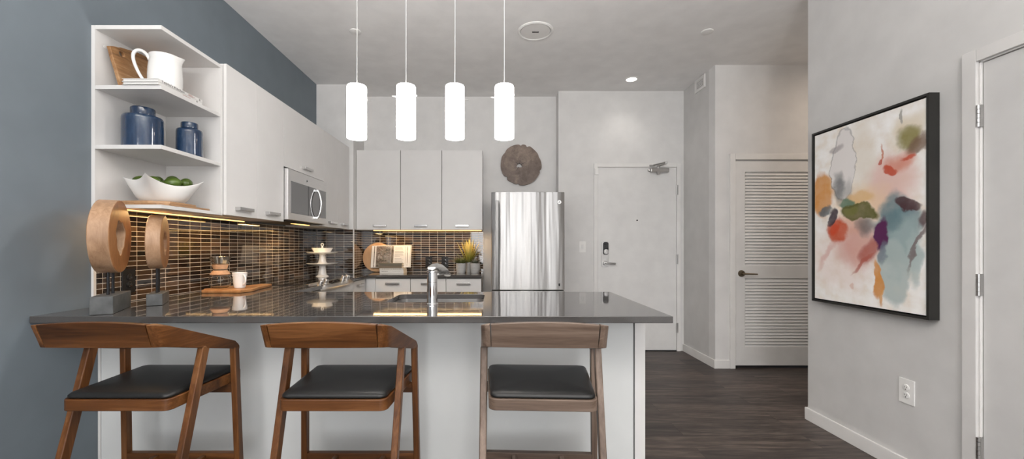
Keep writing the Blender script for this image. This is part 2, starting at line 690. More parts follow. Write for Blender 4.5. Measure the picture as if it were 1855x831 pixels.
M_MICRO = steel_mat('microwave_steel', 1, (0.74, 0.73, 0.72), 0.42)
M_FRIDGE = steel_mat('fridge_steel', 2, (0.66, 0.655, 0.65), 0.46, wav=0.40)
M_NICKEL = plain('satin_nickel', (0.52, 0.51, 0.50), 0.30, 1.0)
M_CHROME = plain('chrome', (0.80, 0.80, 0.80), 0.07, 1.0)
M_BRONZE = plain('aged_brass', (0.20, 0.165, 0.12), 0.32, 1.0)
M_BLACKG = plain('black_glass', (0.012, 0.012, 0.013), 0.05, spec=0.8)
M_DKGLASS = plain('smoked_oven_glass', (0.07, 0.07, 0.07), 0.06, spec=0.9, coat=0.6)
M_BLACKP = plain('black_plastic', (0.014, 0.014, 0.015), 0.22)
M_WHITEP = plain('white_plastic', (0.80, 0.79, 0.77), 0.35)
M_CERAM = plain('white_ceramic', (0.82, 0.81, 0.79), 0.18, var=0.02, coat=0.4)
M_BOWL = plain('matt_white_ceramic', (0.78, 0.77, 0.75), 0.40, var=0.02)
M_LEATHER = plain('black_leather', (0.010, 0.010, 0.010), 0.40, bmp=0.12, bscale=260, spec=0.4)
M_FRAME = plain('dark_bronze_frame', (0.017, 0.016, 0.014), 0.45, var=0.2)
M_SLATE = plain('grey_stone_block', (0.078, 0.082, 0.083), 0.45, var=0.35, nscale=18, bmp=0.35, bscale=30)
M_IRON = plain('black_iron', (0.03, 0.03, 0.032), 0.4, 0.8)
WAL = ((0.024, 0.008, 0.002), (0.102, 0.036, 0.009), (0.23, 0.098, 0.033))
WAL_SHEEN = ((0.048, 0.030, 0.021), (0.142, 0.098, 0.073), (0.255, 0.190, 0.150))  # same walnut, paled and greyed to hold window sheen on the last stool
M_WALX = wood('walnut_x', *WAL, axis=0, freq=44, stretch=0.06)
M_WALY = wood('walnut_y', *WAL, axis=1, freq=44, stretch=0.06)
M_WALZ = wood('walnut_z', *WAL, axis=2, freq=44, stretch=0.06)
SHEENWAL = {M_WALX.name: wood('sheen_walnut_x', *WAL_SHEEN, axis=0, freq=44, stretch=0.06), M_WALY.name: wood('sheen_walnut_y', *WAL_SHEEN, axis=1, freq=44, stretch=0.06), M_WALZ.name: wood('sheen_walnut_z', *WAL_SHEEN, axis=2, freq=44, stretch=0.06)}
M_OLIVE = wood('olive_wood', (0.16, 0.060, 0.018), (0.38, 0.17, 0.060), (0.52, 0.28, 0.12), axis=1, freq=20, stretch=0.22)
M_LIVE = wood('live_edge_wood', (0.13, 0.065, 0.030), (0.34, 0.19, 0.095), (0.50, 0.31, 0.17), axis=1, freq=22, stretch=0.15)
M_OLDBOARD = wood('old_board_wood', (0.05, 0.022, 0.010), (0.32, 0.165, 0.070), (0.56, 0.36, 0.20), axis=1, freq=22, stretch=0.16, var=0.3)
M_RIM = wood('ring_bark_side', (0.22, 0.12, 0.065), (0.40, 0.245, 0.145), (0.56, 0.38, 0.25), axis=2, freq=34, stretch=0.16)
M_FACE = wood('ring_face_wood', (0.15, 0.055, 0.017), (0.31, 0.130, 0.043), (0.44, 0.22, 0.090), axis=2, freq=16, stretch=0.5)
M_ROUND = wood('round_board_wood', (0.40, 0.22, 0.11), (0.58, 0.36, 0.20), (0.68, 0.46, 0.28), axis=2, freq=11, stretch=0.15)
M_SLICE = wood('wood_slice_grey', (0.050, 0.033, 0.024), (0.165, 0.118, 0.092), (0.33, 0.255, 0.205), axis=1, freq=13, stretch=1.0, bmp=0.3)
M_CORK = plain('cork', (0.56, 0.33, 0.19), 0.7, var=0.12, nscale=60)
M_TILE_Y = tile_mat('mosaic_side', 1)
M_TILE_X = tile_mat('mosaic_back', 0)
M_FLOOR = floor_mat()
M_LED = emit('warm_led', (1.0, 0.56, 0.16), 2.6)
M_SHADE = emit('lit_glass_shade', (1.0, 0.97, 0.94), 14.0)
M_DISC = emit('downlight_lens', (1.0, 0.95, 0.88), 6.0)
M_PEWTER = plain('brushed_pull', (0.56, 0.55, 0.54), 0.24, 1.0)


def glass_mat():
    m, nt, b = new_mat('clear_glass')
    setin(b, 'Base Color', (0.97, 0.98, 0.97, 1))
    setin(b, 'Roughness', 0.02)
    setin(b, 'Transmission Weight', 1.0)
    setin(b, 'IOR', 1.2)
    bump(nt, b, noise(nt, coords(nt), 12, 1), 0.03, 0.002)
    return m


M_GLASS = glass_mat()


def glaze_mat():
    m, nt, b = new_mat('blue_glaze')
    v = coords(nt, (1, 1, 0.3), rnd=True)
    n = noise(nt, v, 22, 4, 0.6)
    nt.links.new(ramp(nt, n, [(0.25, (0.008, 0.020, 0.050)), (0.55, (0.018, 0.042, 0.092)), (0.8, (0.07, 0.105, 0.15))]), b.inputs['Base Color'])
    setin(b, 'Roughness', 0.10)
    setin(b, 'Coat Weight', 0.5)
    bump(nt, b, noise(nt, coords(nt), 35, 2), 0.12, 0.004)
    return m


M_GLAZE = glaze_mat()

# ------------------------------------------------------------------ room shell
XL, XR = -2.012, 2.212          # left blue wall, right wall
CEIL = 3.048
YB = 5.007                      # wall behind the fridge
YE, YP = 4.825, 4.135           # entrance wall, louvred-door wall
T = 0.12
WIN_WALL = WIN_Y

struct('floor', MB().box(XL - T, 4.4, WIN_WALL - T, YB + 0.3, -0.06, 0.0), M_FLOOR, 'dark grey-brown wood plank floor')
struct('ceiling', MB().box(XL - T, 4.4, WIN_WALL - T, YB + 0.3, CEIL, CEIL + 0.08), M_CEIL, 'flat pale grey ceiling')
struct('wall_left', MB().box(XL - T, XL, WIN_WALL - T, YB + 0.2, 0, CEIL), M_BLUE, 'slate blue painted wall behind the shelves')
struct('wall_pier', MB().box(XL, -1.596, 4.63, YB + 0.15, 0, CEIL), M_WALL, 'pale pier where the two cabinet runs meet')
struct('wall_back', MB().box(-1.596, 0.742, YB, YB + 0.15, 0, CEIL), M_WALL, 'pale wall behind the fridge')
# entrance wall with the door opening
DX0, DX1, DH = 1.204, 2.122, 2.150
wb = MB().box(0.742, DX0 - 0.045, YE, YB + 0.15, 0, CEIL)
wb.box(DX1 + 0.045, XR + 0.0, YE, YB + 0.15, 0, CEIL)
wb.box(DX0 - 0.045, DX1 + 0.045, YE, YB + 0.15, DH + 0.045, CEIL)
wb.box(DX0 - 0.045, DX1 + 0.045, YE + 0.10, YB + 0.15, 0, DH + 0.045)
struct('wall_entrance', wb, M_WALL, 'pale wall around the entrance door')
# louvred-door wall
PX0, PX1, PH = 2.412, 3.326, 2.083
wp = MB().box(XR, PX0 - 0.005, YP, YP + T, 0, CEIL)
wp.box(PX1 + 0.005, 4.3, YP, YP + T, 0, CEIL)
wp.box(PX0 - 0.005, PX1 + 0.005, YP, YP + T, PH + 0.006, CEIL)
struct('wall_closet', wp, M_WALL, 'pale wall around the louvred closet door')
struct('wall_alcove', MB().box(XR, XR + T, YP + T, YB + 0.2, 0, CEIL), M_WALL_SHADED, 'side wall of the entrance alcove, shade mixed into its paint')
# right wall with the door opening (door_3)
RY0, RY1, RH = 0.955, 1.879, 2.066
YC = 2.908
wr = MB().box(XR, XR + T, RY1, YC, 0, CEIL)
wr.box(XR, XR + T, WIN_WALL - T, RY0, 0, CEIL)
wr.box(XR, XR + T, RY0, RY1, RH, CEIL)
struct('wall_right', wr, M_WALL_SHADED, 'pale wall that carries the painting, shade mixed into its paint')
struct('wall_hall', MB().box(XR + T, 4.3, YC - T, YC, 0, CEIL), M_WALL, 'hall wall behind the painting corner')
struct('wall_hall_end', MB().box(4.18, 4.3, YC, YP, 0, CEIL), M_WALL, 'end wall of the side hall')
# closet interior and the space behind door_3 (closed off)
struct('wall_closet_rear', MB().box(XR + T, 4.3, YP + 0.75, YP + 0.8, 0, CEIL), M_GAP)
# window wall behind the camera
ww = MB()
xs = [XL] + [v for cx, w, _ in WIN for v in (cx - w / 2, cx + w / 2)] + [XR]
for i in range(0, len(xs), 2):
    if xs[i + 1] - xs[i] > 0.01:
        ww.box(xs[i], xs[i + 1], WIN_WALL - T, WIN_WALL, 0, CEIL)
for cx, w, _ in WIN:
    ww.box(cx - w / 2, cx + w / 2, WIN_WALL - T, WIN_WALL, 0, WZ0)
    ww.box(cx - w / 2, cx + w / 2, WIN_WALL - T, WIN_WALL, WZ1, CEIL)
struct('wall_front', ww, M_WALL, 'window wall of the living room')
for i, (cx, w, _) in enumerate(WIN):
    fr = MB()
    x0, x1 = cx - w / 2, cx + w / 2
    for a, c in ((x0, x0 + 0.045), (x1 - 0.045, x1)):
        fr.box(a, c, WIN_WALL - 0.08, WIN_WALL - 0.03, WZ0, WZ1)
    fr.box(x0, x1, WIN_WALL - 0.08, WIN_WALL - 0.03, WZ0, WZ0 + 0.045)
    fr.box(x0, x1, WIN_WALL - 0.08, WIN_WALL - 0.03, WZ1 - 0.045, WZ1)
    fr.box(x0, x1, WIN_WALL - 0.08, WIN_WALL - 0.03, 1.9, 1.945)
    struct('window_%d' % (i + 1), fr, M_TRIM, 'tall window in the living-room wall')

# ------------------------------------------------------------------ baseboards and trims
BB = 0.085


def baseboard(name, mb):
    return struct(name, mb, M_TRIM, 'low off-white baseboard')


baseboard('baseboard_alcove', MB().box(XR - 0.014, XR, YP, YE, 0, BB, 0.003))
baseboard('baseboard_closet', MB().box(XR - 0.014, PX0 - 0.058, YP - 0.014, YP, 0, BB, 0.003))
baseboard('baseboard_right', MB().box(XR - 0.014, XR, RY1 + 0.062, YC + 0.014, 0, BB, 0.003))
baseboard('baseboard_right_end', MB().box(XR, 4.18, YC, YC + 0.014, 0, BB, 0.003))
baseboard('baseboard_entrance', MB().box(0.745, DX0 - 0.05, YE - 0.014, YE, 0, BB, 0.003))
baseboard('baseboard_left', MB().box(XL, XL + 0.014, WIN_WALL, 2.07, 0, BB, 0.003))

# ------------------------------------------------------------------ tiled backsplash
TZ0, TZ1 = 0.921, 1.417
struct('wall_left_backsplash', MB().box(XL, XL + 0.008, 2.062, 4.63, TZ0, TZ1), M_TILE_Y, 'glossy brown mosaic tiles on the blue wall')
struct('wall_pier_backsplash', MB().box(XL + 0.008, -1.588, 4.622, 4.63, TZ0, TZ1), M_TILE_X, 'glossy brown mosaic tiles on the pier')
struct('wall_pier_side_backsplash', MB().box(-1.596, -1.588, 4.63, YB, TZ0, TZ1), M_TILE_Y, 'mosaic tiles on the side of the pier')
struct('wall_back_backsplash', MB().box(-1.588, -0.146, YB - 0.008, YB, TZ0, TZ1), M_TILE_X, 'glossy brown mosaic tiles under the rear wall cabinets')
struct('trim_1', MB().box(-1.592, -1.584, 4.616, 4.626, TZ0, TZ1), M_TRIM, 'slim pale corner strip between the tile faces')
struct('trim_2', MB().box(XL, XL + 0.012, 2.048, 2.062, TZ0, 1.412), M_TRIM, 'slim white strip that ends the tiles')
struct('trim_3', MB().box(-0.146, -0.141, YB - 0.012, YB, TZ0, TZ1), M_TRIM, 'slim white strip beside the fridge')

# ------------------------------------------------------------------ entrance door (door_1)
d1 = thing('door_1', (DX0, YE, 0), 'white flush entrance door with keypad lock and closer arm', 'door', kind='structure')
fr = MB()
fr.box(DX0 - 0.048, DX0 - 0.003, YE - 0.018, YE + 0.08, 0, DH + 0.046, 0.003)
fr.box(DX1 + 0.003, DX1 + 0.048, YE - 0.018, YE + 0.08, 0, DH + 0.046, 0.003)
fr.box(DX0 - 0.003, DX1 + 0.003, YE - 0.018, YE + 0.08, DH + 0.003, DH + 0.046, 0.003)
build('door_frame', fr, M_TRIM, d1)
build('door_panel', MB().box(DX0, DX1, YE - 0.006, YE + 0.04, 0.012, DH), M_DOOR, d1)
build('threshold', MB().box(DX0, DX1, YE - 0.016, YE + 0.06, 0, 0.010), M_IRON, d1)
for h in (1.885, 1.075, 0.275):
    hb = MB().box(DX1 - 0.006, DX1 + 0.018, YE - 0.021, YE - 0.016, h - 0.057, h + 0.057, 0.001)
    hb.tube([(DX1 + 0.001, YE - 0.023, h - 0.057), (DX1 + 0.001, YE - 0.023, h + 0.057)], 0.006)
    build('hinge', hb, M_NICKEL, d1)
zf = YE - 0.006
build('contact_sensor', MB().box(DX0 - 0.040, DX0 + 0.002, zf - 0.03, zf - 0.012, 2.06, 2.135, 0.003), M_WHITEP, d1)
build('peephole', MB().lathe([(0.009, zf - 0.004), (0.009, zf), ], (1.663, 0, 1.531), 16, axis=1), M_IRON, d1)
plate = build('lock_plate', MB().prism([(x, y) for x, y in round_rect(1.243, 1.326, 0.985, 1.285, 0.02)], 0, 0.012)
              .xf(Matrix(((1, 0, 0, 0), (0, 0, -1, zf), (0, 1, 0, 0), (0, 0, 0, 1)))), M_NICKEL, d1, label='satin steel lock plate')
flip = Matrix(((1, 0, 0, 0), (0, 0, -1, zf - 0.012), (0, 1, 0, 0), (0, 0, 0, 1)))
kp = build('keypad', MB().prism(round_rect(1.257, 1.320, 1.128, 1.278, 0.025), 0, 0.022).xf(flip), M_BLACKP, plate)
flip2 = Matrix(((1, 0, 0, 0), (0, 0, -1, zf - 0.034), (0, 1, 0, 0), (0, 0, 0, 1)))
build('turn_piece', MB().prism(round_rect(1.266, 1.314, 1.136, 1.192, 0.02), 0, 0.008)
      .box(1.279, 1.300, 1.148, 1.188, 0.008, 0.022, 0.004).xf(flip2), M_NICKEL, plate)
lv = MB().lathe([(0.021, zf - 0.034), (0.025, zf - 0.026), (0.025, zf - 0.012)], (1.283, 0, 1.033), 24, axis=1)
lv.tube([(1.283, zf - 0.04, 1.033), (1.283, zf - 0.062, 1.033), (1.30, zf - 0.066, 1.032), (1.395, zf - 0.060, 1.027)], [0.011, 0.011, 0.012, 0.011])
build('lever_handle', lv, M_NICKEL, plate)
cl = MB().box(1.805, 2.020, zf - 0.055, zf - 0.004, 2.085, 2.138, 0.012, 3)
cl.lathe([(0.020, zf - 0.058), (0.020, zf - 0.03)], (1.897, 0, 2.08), 20, axis=1)
cl.lathe([(0.014, 1.782), (0.018, 1.79), (0.018, 1.806)], (0, zf - 0.03, 2.112), 16, axis=0)
clo = build('door_closer', cl, M_NICKEL, d1, label='grey door closer on the top rail')
ca = MB()
ca.tube([(1.897, zf - 0.03, 2.135), (1.897, zf - 0.03, 2.165)], 0.012)
ca.tube([(1.897, zf - 0.03, 2.160), (1.940, zf - 0.15, 2.170)], 0.011)
ca.tube([(1.940, zf - 0.15, 2.160), (1.940, zf - 0.15, 2.190)], 0.012)
ca.tube([(1.940, zf - 0.15, 2.182), (1.84, zf - 0.03, 2.170)], 0.009)
ca.box(1.80, 1.86, zf - 0.04, zf - 0.012, 2.160, 2.176, 0.003)
build('closer_arm', ca, M_NICKEL, clo)

# ------------------------------------------------------------------ louvred closet door (door_2)
d2 = thing('door_2', (PX0, YP, 0), 'white louvred closet door with brass lever in hall', 'door', kind='structure')
fr = MB()
fr.box(PX0 - 0.058, PX0 - 0.004, YP - 0.018, YP + 0.09, 0, PH + 0.07, 0.004)
fr.box(PX1 + 0.004, PX1 + 0.058, YP - 0.018, YP + 0.09, 0, PH + 0.07, 0.004)
fr.box(PX0 - 0.004, PX1 + 0.004, YP - 0.018, YP + 0.09, PH + 0.012, PH + 0.07, 0.004)
build('door_frame', fr, M_TRIM, d2)
st = MB()
y0, y1 = YP - 0.002, YP + 0.036
Z0 = 0.030
SX0, SX1 = PX0 + 0.098, PX1 - 0.098
st.box(PX0, SX0, y0, y1, Z0, PH)
st.box(SX1, PX1, y0, y1, Z0, PH)
st.box(SX0, SX1, y0, y1, Z0, 0.215)
st.box(SX0, SX1, y0, y1, 0.905, 1.030)
st.box(SX0, SX1, y0, y1, 1.975, PH)
build('door_panel', st, M_DOOR, d2)
for za, zb_ in ((0.215, 0.905), (1.030, 1.975)):
    lo = MB()
    n = int(round((zb_ - za) / 0.0315))
    for k in range(n):
        zc = za + (k + 0.5) * (zb_ - za) / n
        lo.hexa([(SX0, y0 + 0.002, zc - 0.020), (SX1, y0 + 0.002, zc - 0.020), (SX1, y0 + 0.008, zc - 0.0225), (SX0, y0 + 0.008, zc - 0.0225),
                 (SX0, y1 - 0.010, zc + 0.024), (SX1, y1 - 0.010, zc + 0.024), (SX1, y1 - 0.003, zc + 0.0215), (SX0, y1 - 0.003, zc + 0.0215)])
    build('louvre_panel', lo, M_DOOR, d2)
kx, kz = PX0 + 0.062, 0.953
hd = MB().lathe([(0.020, y0 - 0.030), (0.030, y0 - 0.018), (0.034, y0 - 0.004), (0.034, y0)], (kx, 0, kz), 28, axis=1)
hd.tube([(kx, y0 - 0.02, kz), (kx, y0 - 0.058, kz), (kx + 0.02, y0 - 0.062, kz), (kx + 0.125, y0 - 0.060, kz - 0.004)], [0.010, 0.010, 0.009, 0.007])
build('lever_handle', hd, M_BRONZE, d2, label='aged brass lever')

# ------------------------------------------------------------------ right-hand door (door_3)
d3 = thing('door_3', (XR, RY1, 0), 'white flush door, paint darkened for shade, three steel hinges at right edge', 'door', kind='structure')
fr = MB()
CX = XR - 0.016
fr.box(CX, XR, RY1, RY1 + 0.058, 0, RH + 0.056, 0.003)
fr.box(CX, XR, RY0 - 0.058, RY0, 0, RH + 0.056, 0.003)
fr.box(CX, XR, RY0, RY1, RH, RH + 0.056, 0.003)
build('door_casing', fr, plain('casing_paint_shaded', (0.66, 0.645, 0.63), 0.45), d3)  # casing paint darkened for shade, like the door panel
jm = MB()
jm.box(XR - 0.001, XR + T, RY1 - 0.006, RY1 - 0.0005, 0, RH)
jm.box(XR - 0.001, XR + T, RY0 + 0.0005, RY0 + 0.006, 0, RH)
jm.box(XR - 0.001, XR + T, RY0, RY1, RH - 0.006, RH - 0.0005)
build('door_jamb', jm, M_TRIM, d3)
build('door_panel', MB().box(XR + 0.007, XR + 0.047, RY0 + 0.008, RY1 - 0.010, 0.012, RH - 0.009, 0.002), M_DOOR_SHADED, d3)
for h in (1.816, 1.048, 0.305):
    hb = MB()
    for k in range(5):
        hb.tube([(CX + 0.004, RY1 - 0.006, h - 0.05 + k * 0.02), (CX + 0.004, RY1 - 0.006, h - 0.05 + k * 0.02 + 0.0185)], 0.0075, 12)
    hb.box(CX + 0.006, XR + 0.006, RY1 - 0.012, RY1 - 0.006, h - 0.05, h + 0.05)
    build('hinge', hb, M_NICKEL, d3, label='steel butt hinge')
struct('wall_door_recess', MB().box(XR + T, XR + T + 0.02, RY0 - 0.1, RY1 + 0.1, 0, RH + 0.1), M_GAP)

# ------------------------------------------------------------------ fixtures on ceiling and walls
t = thing('ceiling_speaker', (0.341, 3.483, CEIL), 'round white flush ceiling cover with a small centre slot', 'ceiling cover')
build('rim', MB().lathe([(0.150, CEIL), (0.150, CEIL - 0.006), (0.138, CEIL - 0.012), (0.128, CEIL - 0.008), (0.126, CEIL)], (0.341, 3.483, 0), 48), M_WHITEP, t)
gp = build('cover', MB().lathe([(0.124, CEIL), (0.124, CEIL - 0.007), (0.0, CEIL - 0.009)], (0.341, 3.483, 0), 48), M_TRIM, t)
build('slot', MB().box(0.341 - 0.028, 0.341 + 0.028, 3.478, 3.488, CEIL - 0.012, CEIL - 0.007), M_IRON, gp)
for (x, y), lab in (((-1.187, 3.49), 'small round ceiling cap behind the leftmost pendant cord'),
                    ((1.80, 3.49), 'small round ceiling cap above the closet doorway')):
    build('sprinkler_cap', MB().lathe([(0.047, CEIL), (0.047, CEIL - 0.005), (0.042, CEIL - 0.009), (0.0, CEIL - 0.010)], (x, y, 0), 32),
          M_WHITEP, None, (x, y, CEIL), label=lab, cat='ceiling cap', group='round ceiling caps')
t = thing('downlight', (1.485, 4.48, CEIL), 'lit round recessed downlight in ceiling before the entrance door', 'ceiling light')
build('trim_ring', MB().lathe([(0.070, CEIL), (0.070, CEIL - 0.006), (0.056, CEIL - 0.008), (0.054, CEIL)], (1.485, 4.48, 0), 36), M_WHITEP, t)
build('lens', MB().lathe([(0.054, CEIL), (0.054, CEIL - 0.004), (0.0, CEIL - 0.005)], (1.485, 4.48, 0), 36), M_DISC, t)
sp = bpy.data.lights.new('downlight_beam', 'SPOT')
sp.energy, sp.color, sp.spot_size, sp.spot_blend, sp.shadow_soft_size = 5.5, (1.0, 0.95, 0.89), math.radians(130), 1.0, 0.05
so = bpy.data.objects.new('downlight_beam', sp)
so.location = (0, 0, -0.03)
so.parent = t
COL.objects.link(so)

t = thing('air_vent', (XR, 4.43, 2.905), 'small white air vent high on the alcove wall', 'vent')
build('frame', MB().box(XR - 0.012, XR, 4.325, 4.352, 2.905, 3.043).box(XR - 0.012, XR, 4.508, 4.535, 2.905, 3.043)
      .box(XR - 0.012, XR, 4.352, 4.508, 2.905, 2.930).box(XR - 0.012, XR, 4.352, 4.508, 3.018, 3.043), M_TRIM, t)
build('backing', MB().box(XR - 0.003, XR - 0.001, 4.352, 4.508, 2.930, 3.018), M_GAP, t)
gr = MB()
for k in range(7):
    yy = 4.362 + k * 0.0225
    gr.box(XR - 0.009, XR - 0.004, yy - 0.002, yy + 0.002, 2.930, 3.018)
for k in range(6):
    zz = 2.938 + k * 0.0145
    gr.box(XR - 0.010, XR - 0.006, 4.352, 4.508, zz - 0.002, zz + 0.002)
build('grille', gr, M_TRIM, t)

t = thing('light_switch', (1.022, YE, 1.16), 'white toggle light switch between fridge and entrance door', 'light switch')
build('plate', MB().box(0.985, 1.062, YE - 0.006, YE, 1.155, 1.285, 0.002), M_WHITEP, t)
build('toggle', MB().box(1.014, 1.033, YE - 0.016, YE - 0.006, 1.205, 1.240, 0.003).box(1.008, 1.039, YE - 0.008, YE - 0.006, 1.19, 1.255, 0.001), M_CERAM, t)


def duplex(t, M, pm, fm, hm):
    """outlet in local frame x right, y up, z out of the wall"""
    build('plate', MB().box(-0.041, 0.041, -0.066, 0.066, 0, 0.006, 0.002).xf(M), pm, t)
    for s in (-1, 1):
        mb = MB().lathe([(0.0175, 0.0), (0.0175, 0.0085), (0.0160, 0.0095), (0.0, 0.0095)], (0, s * 0.0205, 0), 24)
        f = build('socket', mb.xf(M), fm, t)
        hb = MB()
        hb.box(-0.0075, -0.005, s * 0.0205 - 0.001, s * 0.0205 + 0.008, 0.0093, 0.0099)
        hb.box(0.005, 0.0075, s * 0.0205 - 0.001, s * 0.0205 + 0.007, 0.0093, 0.0099)
        hb.lathe([(0.003, 0.0093), (0.003, 0.0099)], (0, s * 0.0205 - 0.009, 0), 10)
        build('slots', hb.xf(M), hm, f)


t = thing('wall_outlet', (XR, 2.207, 0.445), 'white duplex outlet low on wall under the painting', 'outlet')
duplex(t, frame_M((XR, 2.207, 0.445), (0, -1, 0), (0, 0, 1)), M_WHITEP, M_CERAM, M_GAP)
OUTL = [((XL + 0.008, 2.245, 1.035), (0, 1, 0), 'black duplex outlet in tiles behind the larger wooden ring'),
        ((XL + 0.008, 2.96, 1.075), (0, 1, 0), 'black duplex outlet in tiles behind the coffee carafe'),
        ((XL + 0.008, 4.40, 1.075), (0, 1, 0), 'black duplex outlet in tiles beside the cake stands'),
        ((-0.806, YB - 0.008, 1.035), (1, 0, 0), 'black duplex outlet behind the faucet, nearer the cookbook'),
        ((-0.610, YB - 0.008, 1.035), (1, 0, 0), 'black duplex outlet behind the faucet, nearer the plants')]
for loc, ex, lab in OUTL:
    t = thing('wall_outlet', loc, lab, 'outlet', 'black outlets in the tiles')
    duplex(t, frame_M(loc, ex, (0, 0, 1)), M_BLACKP, M_BLACKG, M_GAP)
# ------------------------------------------------------------------ worktops
CT, CB = 0.92, 0.891
PFY, PBY = 1.774, 2.749        # peninsula front / back edge
LFX = -1.355                   # front edge of the left run
RG0, RG1 = 3.222, 3.978        # range
sink_hole = round_rect(-0.602, -0.067, 2.235, 2.606, 0.045)
out = [(XL + 0.002, PFY), (0.768, PFY), (0.768, PBY), (LFX, PBY), (LFX, RG0 - 0.003), (XL + 0.009, RG0 - 0.003), (XL + 0.009, 2.062), (XL + 0.002, 2.046)]
build('worktop', MB().hull_holes(out, [sink_hole], CB, CT), M_STONE, None, (-0.6, 2.26, CB), 30, bevel=0.002,
      label='glossy dark grey worktop of the breakfast bar with cut-out sink', cat='worktop', group='dark grey worktops')
out = [(XL + 0.009, RG1 + 0.003), (LFX, RG1 + 0.003), (LFX, 4.372), (-0.143, 4.372), (-0.143, YB - 0.009), (-1.587, YB - 0.009), (-1.587, 4.621), (XL + 0.009, 4.621)]
build('worktop', MB().hull_holes(out, [], CB, CT), M_STONE, None, (-1.0, 4.7, CB), 30, bevel=0.002,
      label='dark grey corner worktop along the rear wall under cookbook and plants', cat='worktop', group='dark grey worktops')

# ------------------------------------------------------------------ breakfast bar carcass
bar = thing('breakfast_bar', (-0.6, 2.079, 0), 'white panelled breakfast bar base carrying the dark worktop', 'kitchen island')
build('front_panel', MB().box(XL + 0.016, 0.700, 2.084, 2.102, 0, CB - 0.001), M_PANEL, bar)
build('end_panel', MB().box(0.706, 0.759, 2.079, 2.690, 0, CB - 0.001, 0.002), M_CAB, bar)
build('filler_strip', MB().box(XL + 0.001, XL + 0.014, 2.082, 2.69, 0, CB - 0.001), M_CAB, bar)
xs = [LFX + 0.01, -0.62, -0.05, 0.70]
rear = MB().box(LFX + 0.01, 0.70, 2.60, 2.62, 0.0, 0.10).box(LFX, 0.706, 2.66, 2.668, 0.10, CB - 0.001)
build('carcass_back', rear, M_CAB, bar)
for a, c in zip(xs[:-1], xs[1:]):
    d = build('cabinet_door', MB().box(a + 0.002, c - 0.002, 2.669, 2.688, 0.10, CB - 0.02, 0.001), M_CAB, bar)
    build('door_handle', MB().box((a + c) / 2 - 0.07, (a + c) / 2 + 0.07, 2.700, 2.708, 0.80, 0.822, 0.002)
          .box((a + c) / 2 - 0.07, (a + c) / 2 - 0.06, 2.688, 2.702, 0.80, 0.822).box((a + c) / 2 + 0.06, (a + c) / 2 + 0.07, 2.688, 2.702, 0.80, 0.822), M_PEWTER, d)

# ------------------------------------------------------------------ sink + faucet
sk = thing('kitchen_sink', (-0.335, 2.42, 0.70), 'stainless undermount sink set into the breakfast bar worktop', 'sink')
r0 = round_rect(-0.612, -0.057, 2.225, 2.616, 0.05)
r1 = round_rect(-0.600, -0.069, 2.237, 2.604, 0.05)
sb = MB().loft([[(x, y, 0.8905) for x, y in r0], [(x, y, 0.8905) for x, y in r1], [(x, y, 0.72) for x, y in r1],
                [(-0.335 + (x + 0.335) * 0.94, 2.42 + (y - 2.42) * 0.94, 0.705) for x, y in r1]], caps=False)
sb.bm.verts.ensure_lookup_table()
n = len(r0)
sb.bm.faces.new([sb.bm.verts[3 * n + k] for k in range(n)])
build('basin', sb, M_STEELX, sk)
build('drain', MB().lathe([(0.045, 0.7055), (0.045, 0.709), (0.03, 0.707), (0.0, 0.707)], (-0.335, 2.42, 0), 24), M_CHROME, sk)

fa = thing('faucet', (-0.329, 2.150, CT), 'chrome pull-out faucet standing behind the middle of the sink', 'faucet')
FX, FY = -0.329, 2.150
build('body', MB().lathe([(0.031, CT), (0.031, CT + 0.004), (0.0275, CT + 0.008), (0.0272, CT + 0.112), (0.0262, CT + 0.114), (0.0262, CT + 0.116),
                          (0.0270, CT + 0.118), (0.0262, CT + 0.165), (0.020, CT + 0.170)], (FX, FY, 0), 32), M_CHROME, fa)
build('collar', MB().lathe([(0.022, CT + 0.166), (0.0285, CT + 0.172), (0.0285, CT + 0.176), (0.0235, CT + 0.180), (0.0225, CT + 0.185), (0.019, CT + 0.187)],
                           (FX, FY, 0), 32), M_CHROME, fa)
# pull-out spout: a thick wedge that leans over the sink
def fsec(c, rx, rz, tilt):
    ring = []
    for k in range(20):
        a = 2 * PI * k / 20
        x, z = rx * math.cos(a), rz * math.sin(a)
        ring.append((c[0] + x, c[1] + z * math.sin(tilt), c[2] + z * math.cos(tilt)))
    return ring
spt = MB().loft([fsec((FX + dx, FY + dy, CT + dz), rx, rz, tl_) for dx, dy, dz, rx, rz, tl_ in (
    (-0.002, -0.029, 0.187, 0.016, 0.003, 0.3), (-0.001, -0.024, 0.189, 0.023, 0.007, 0.25), (0.002, -0.008, 0.191, 0.0265, 0.014, 0.15), (0.008, 0.015, 0.186, 0.027, 0.027, 0.1),
    (0.020, 0.045, 0.180, 0.026, 0.034, -0.1), (0.034, 0.085, 0.176, 0.025, 0.032, -0.35), (0.048, 0.120, 0.168, 0.023, 0.027, -0.7),
    (0.058, 0.146, 0.152, 0.020, 0.021, -1.0), (0.062, 0.153, 0.140, 0.018, 0.018, -1.2))])
build('spray_head', spt, plain('satin_chrome', (0.72, 0.72, 0.71), 0.22, 1.0), fa)

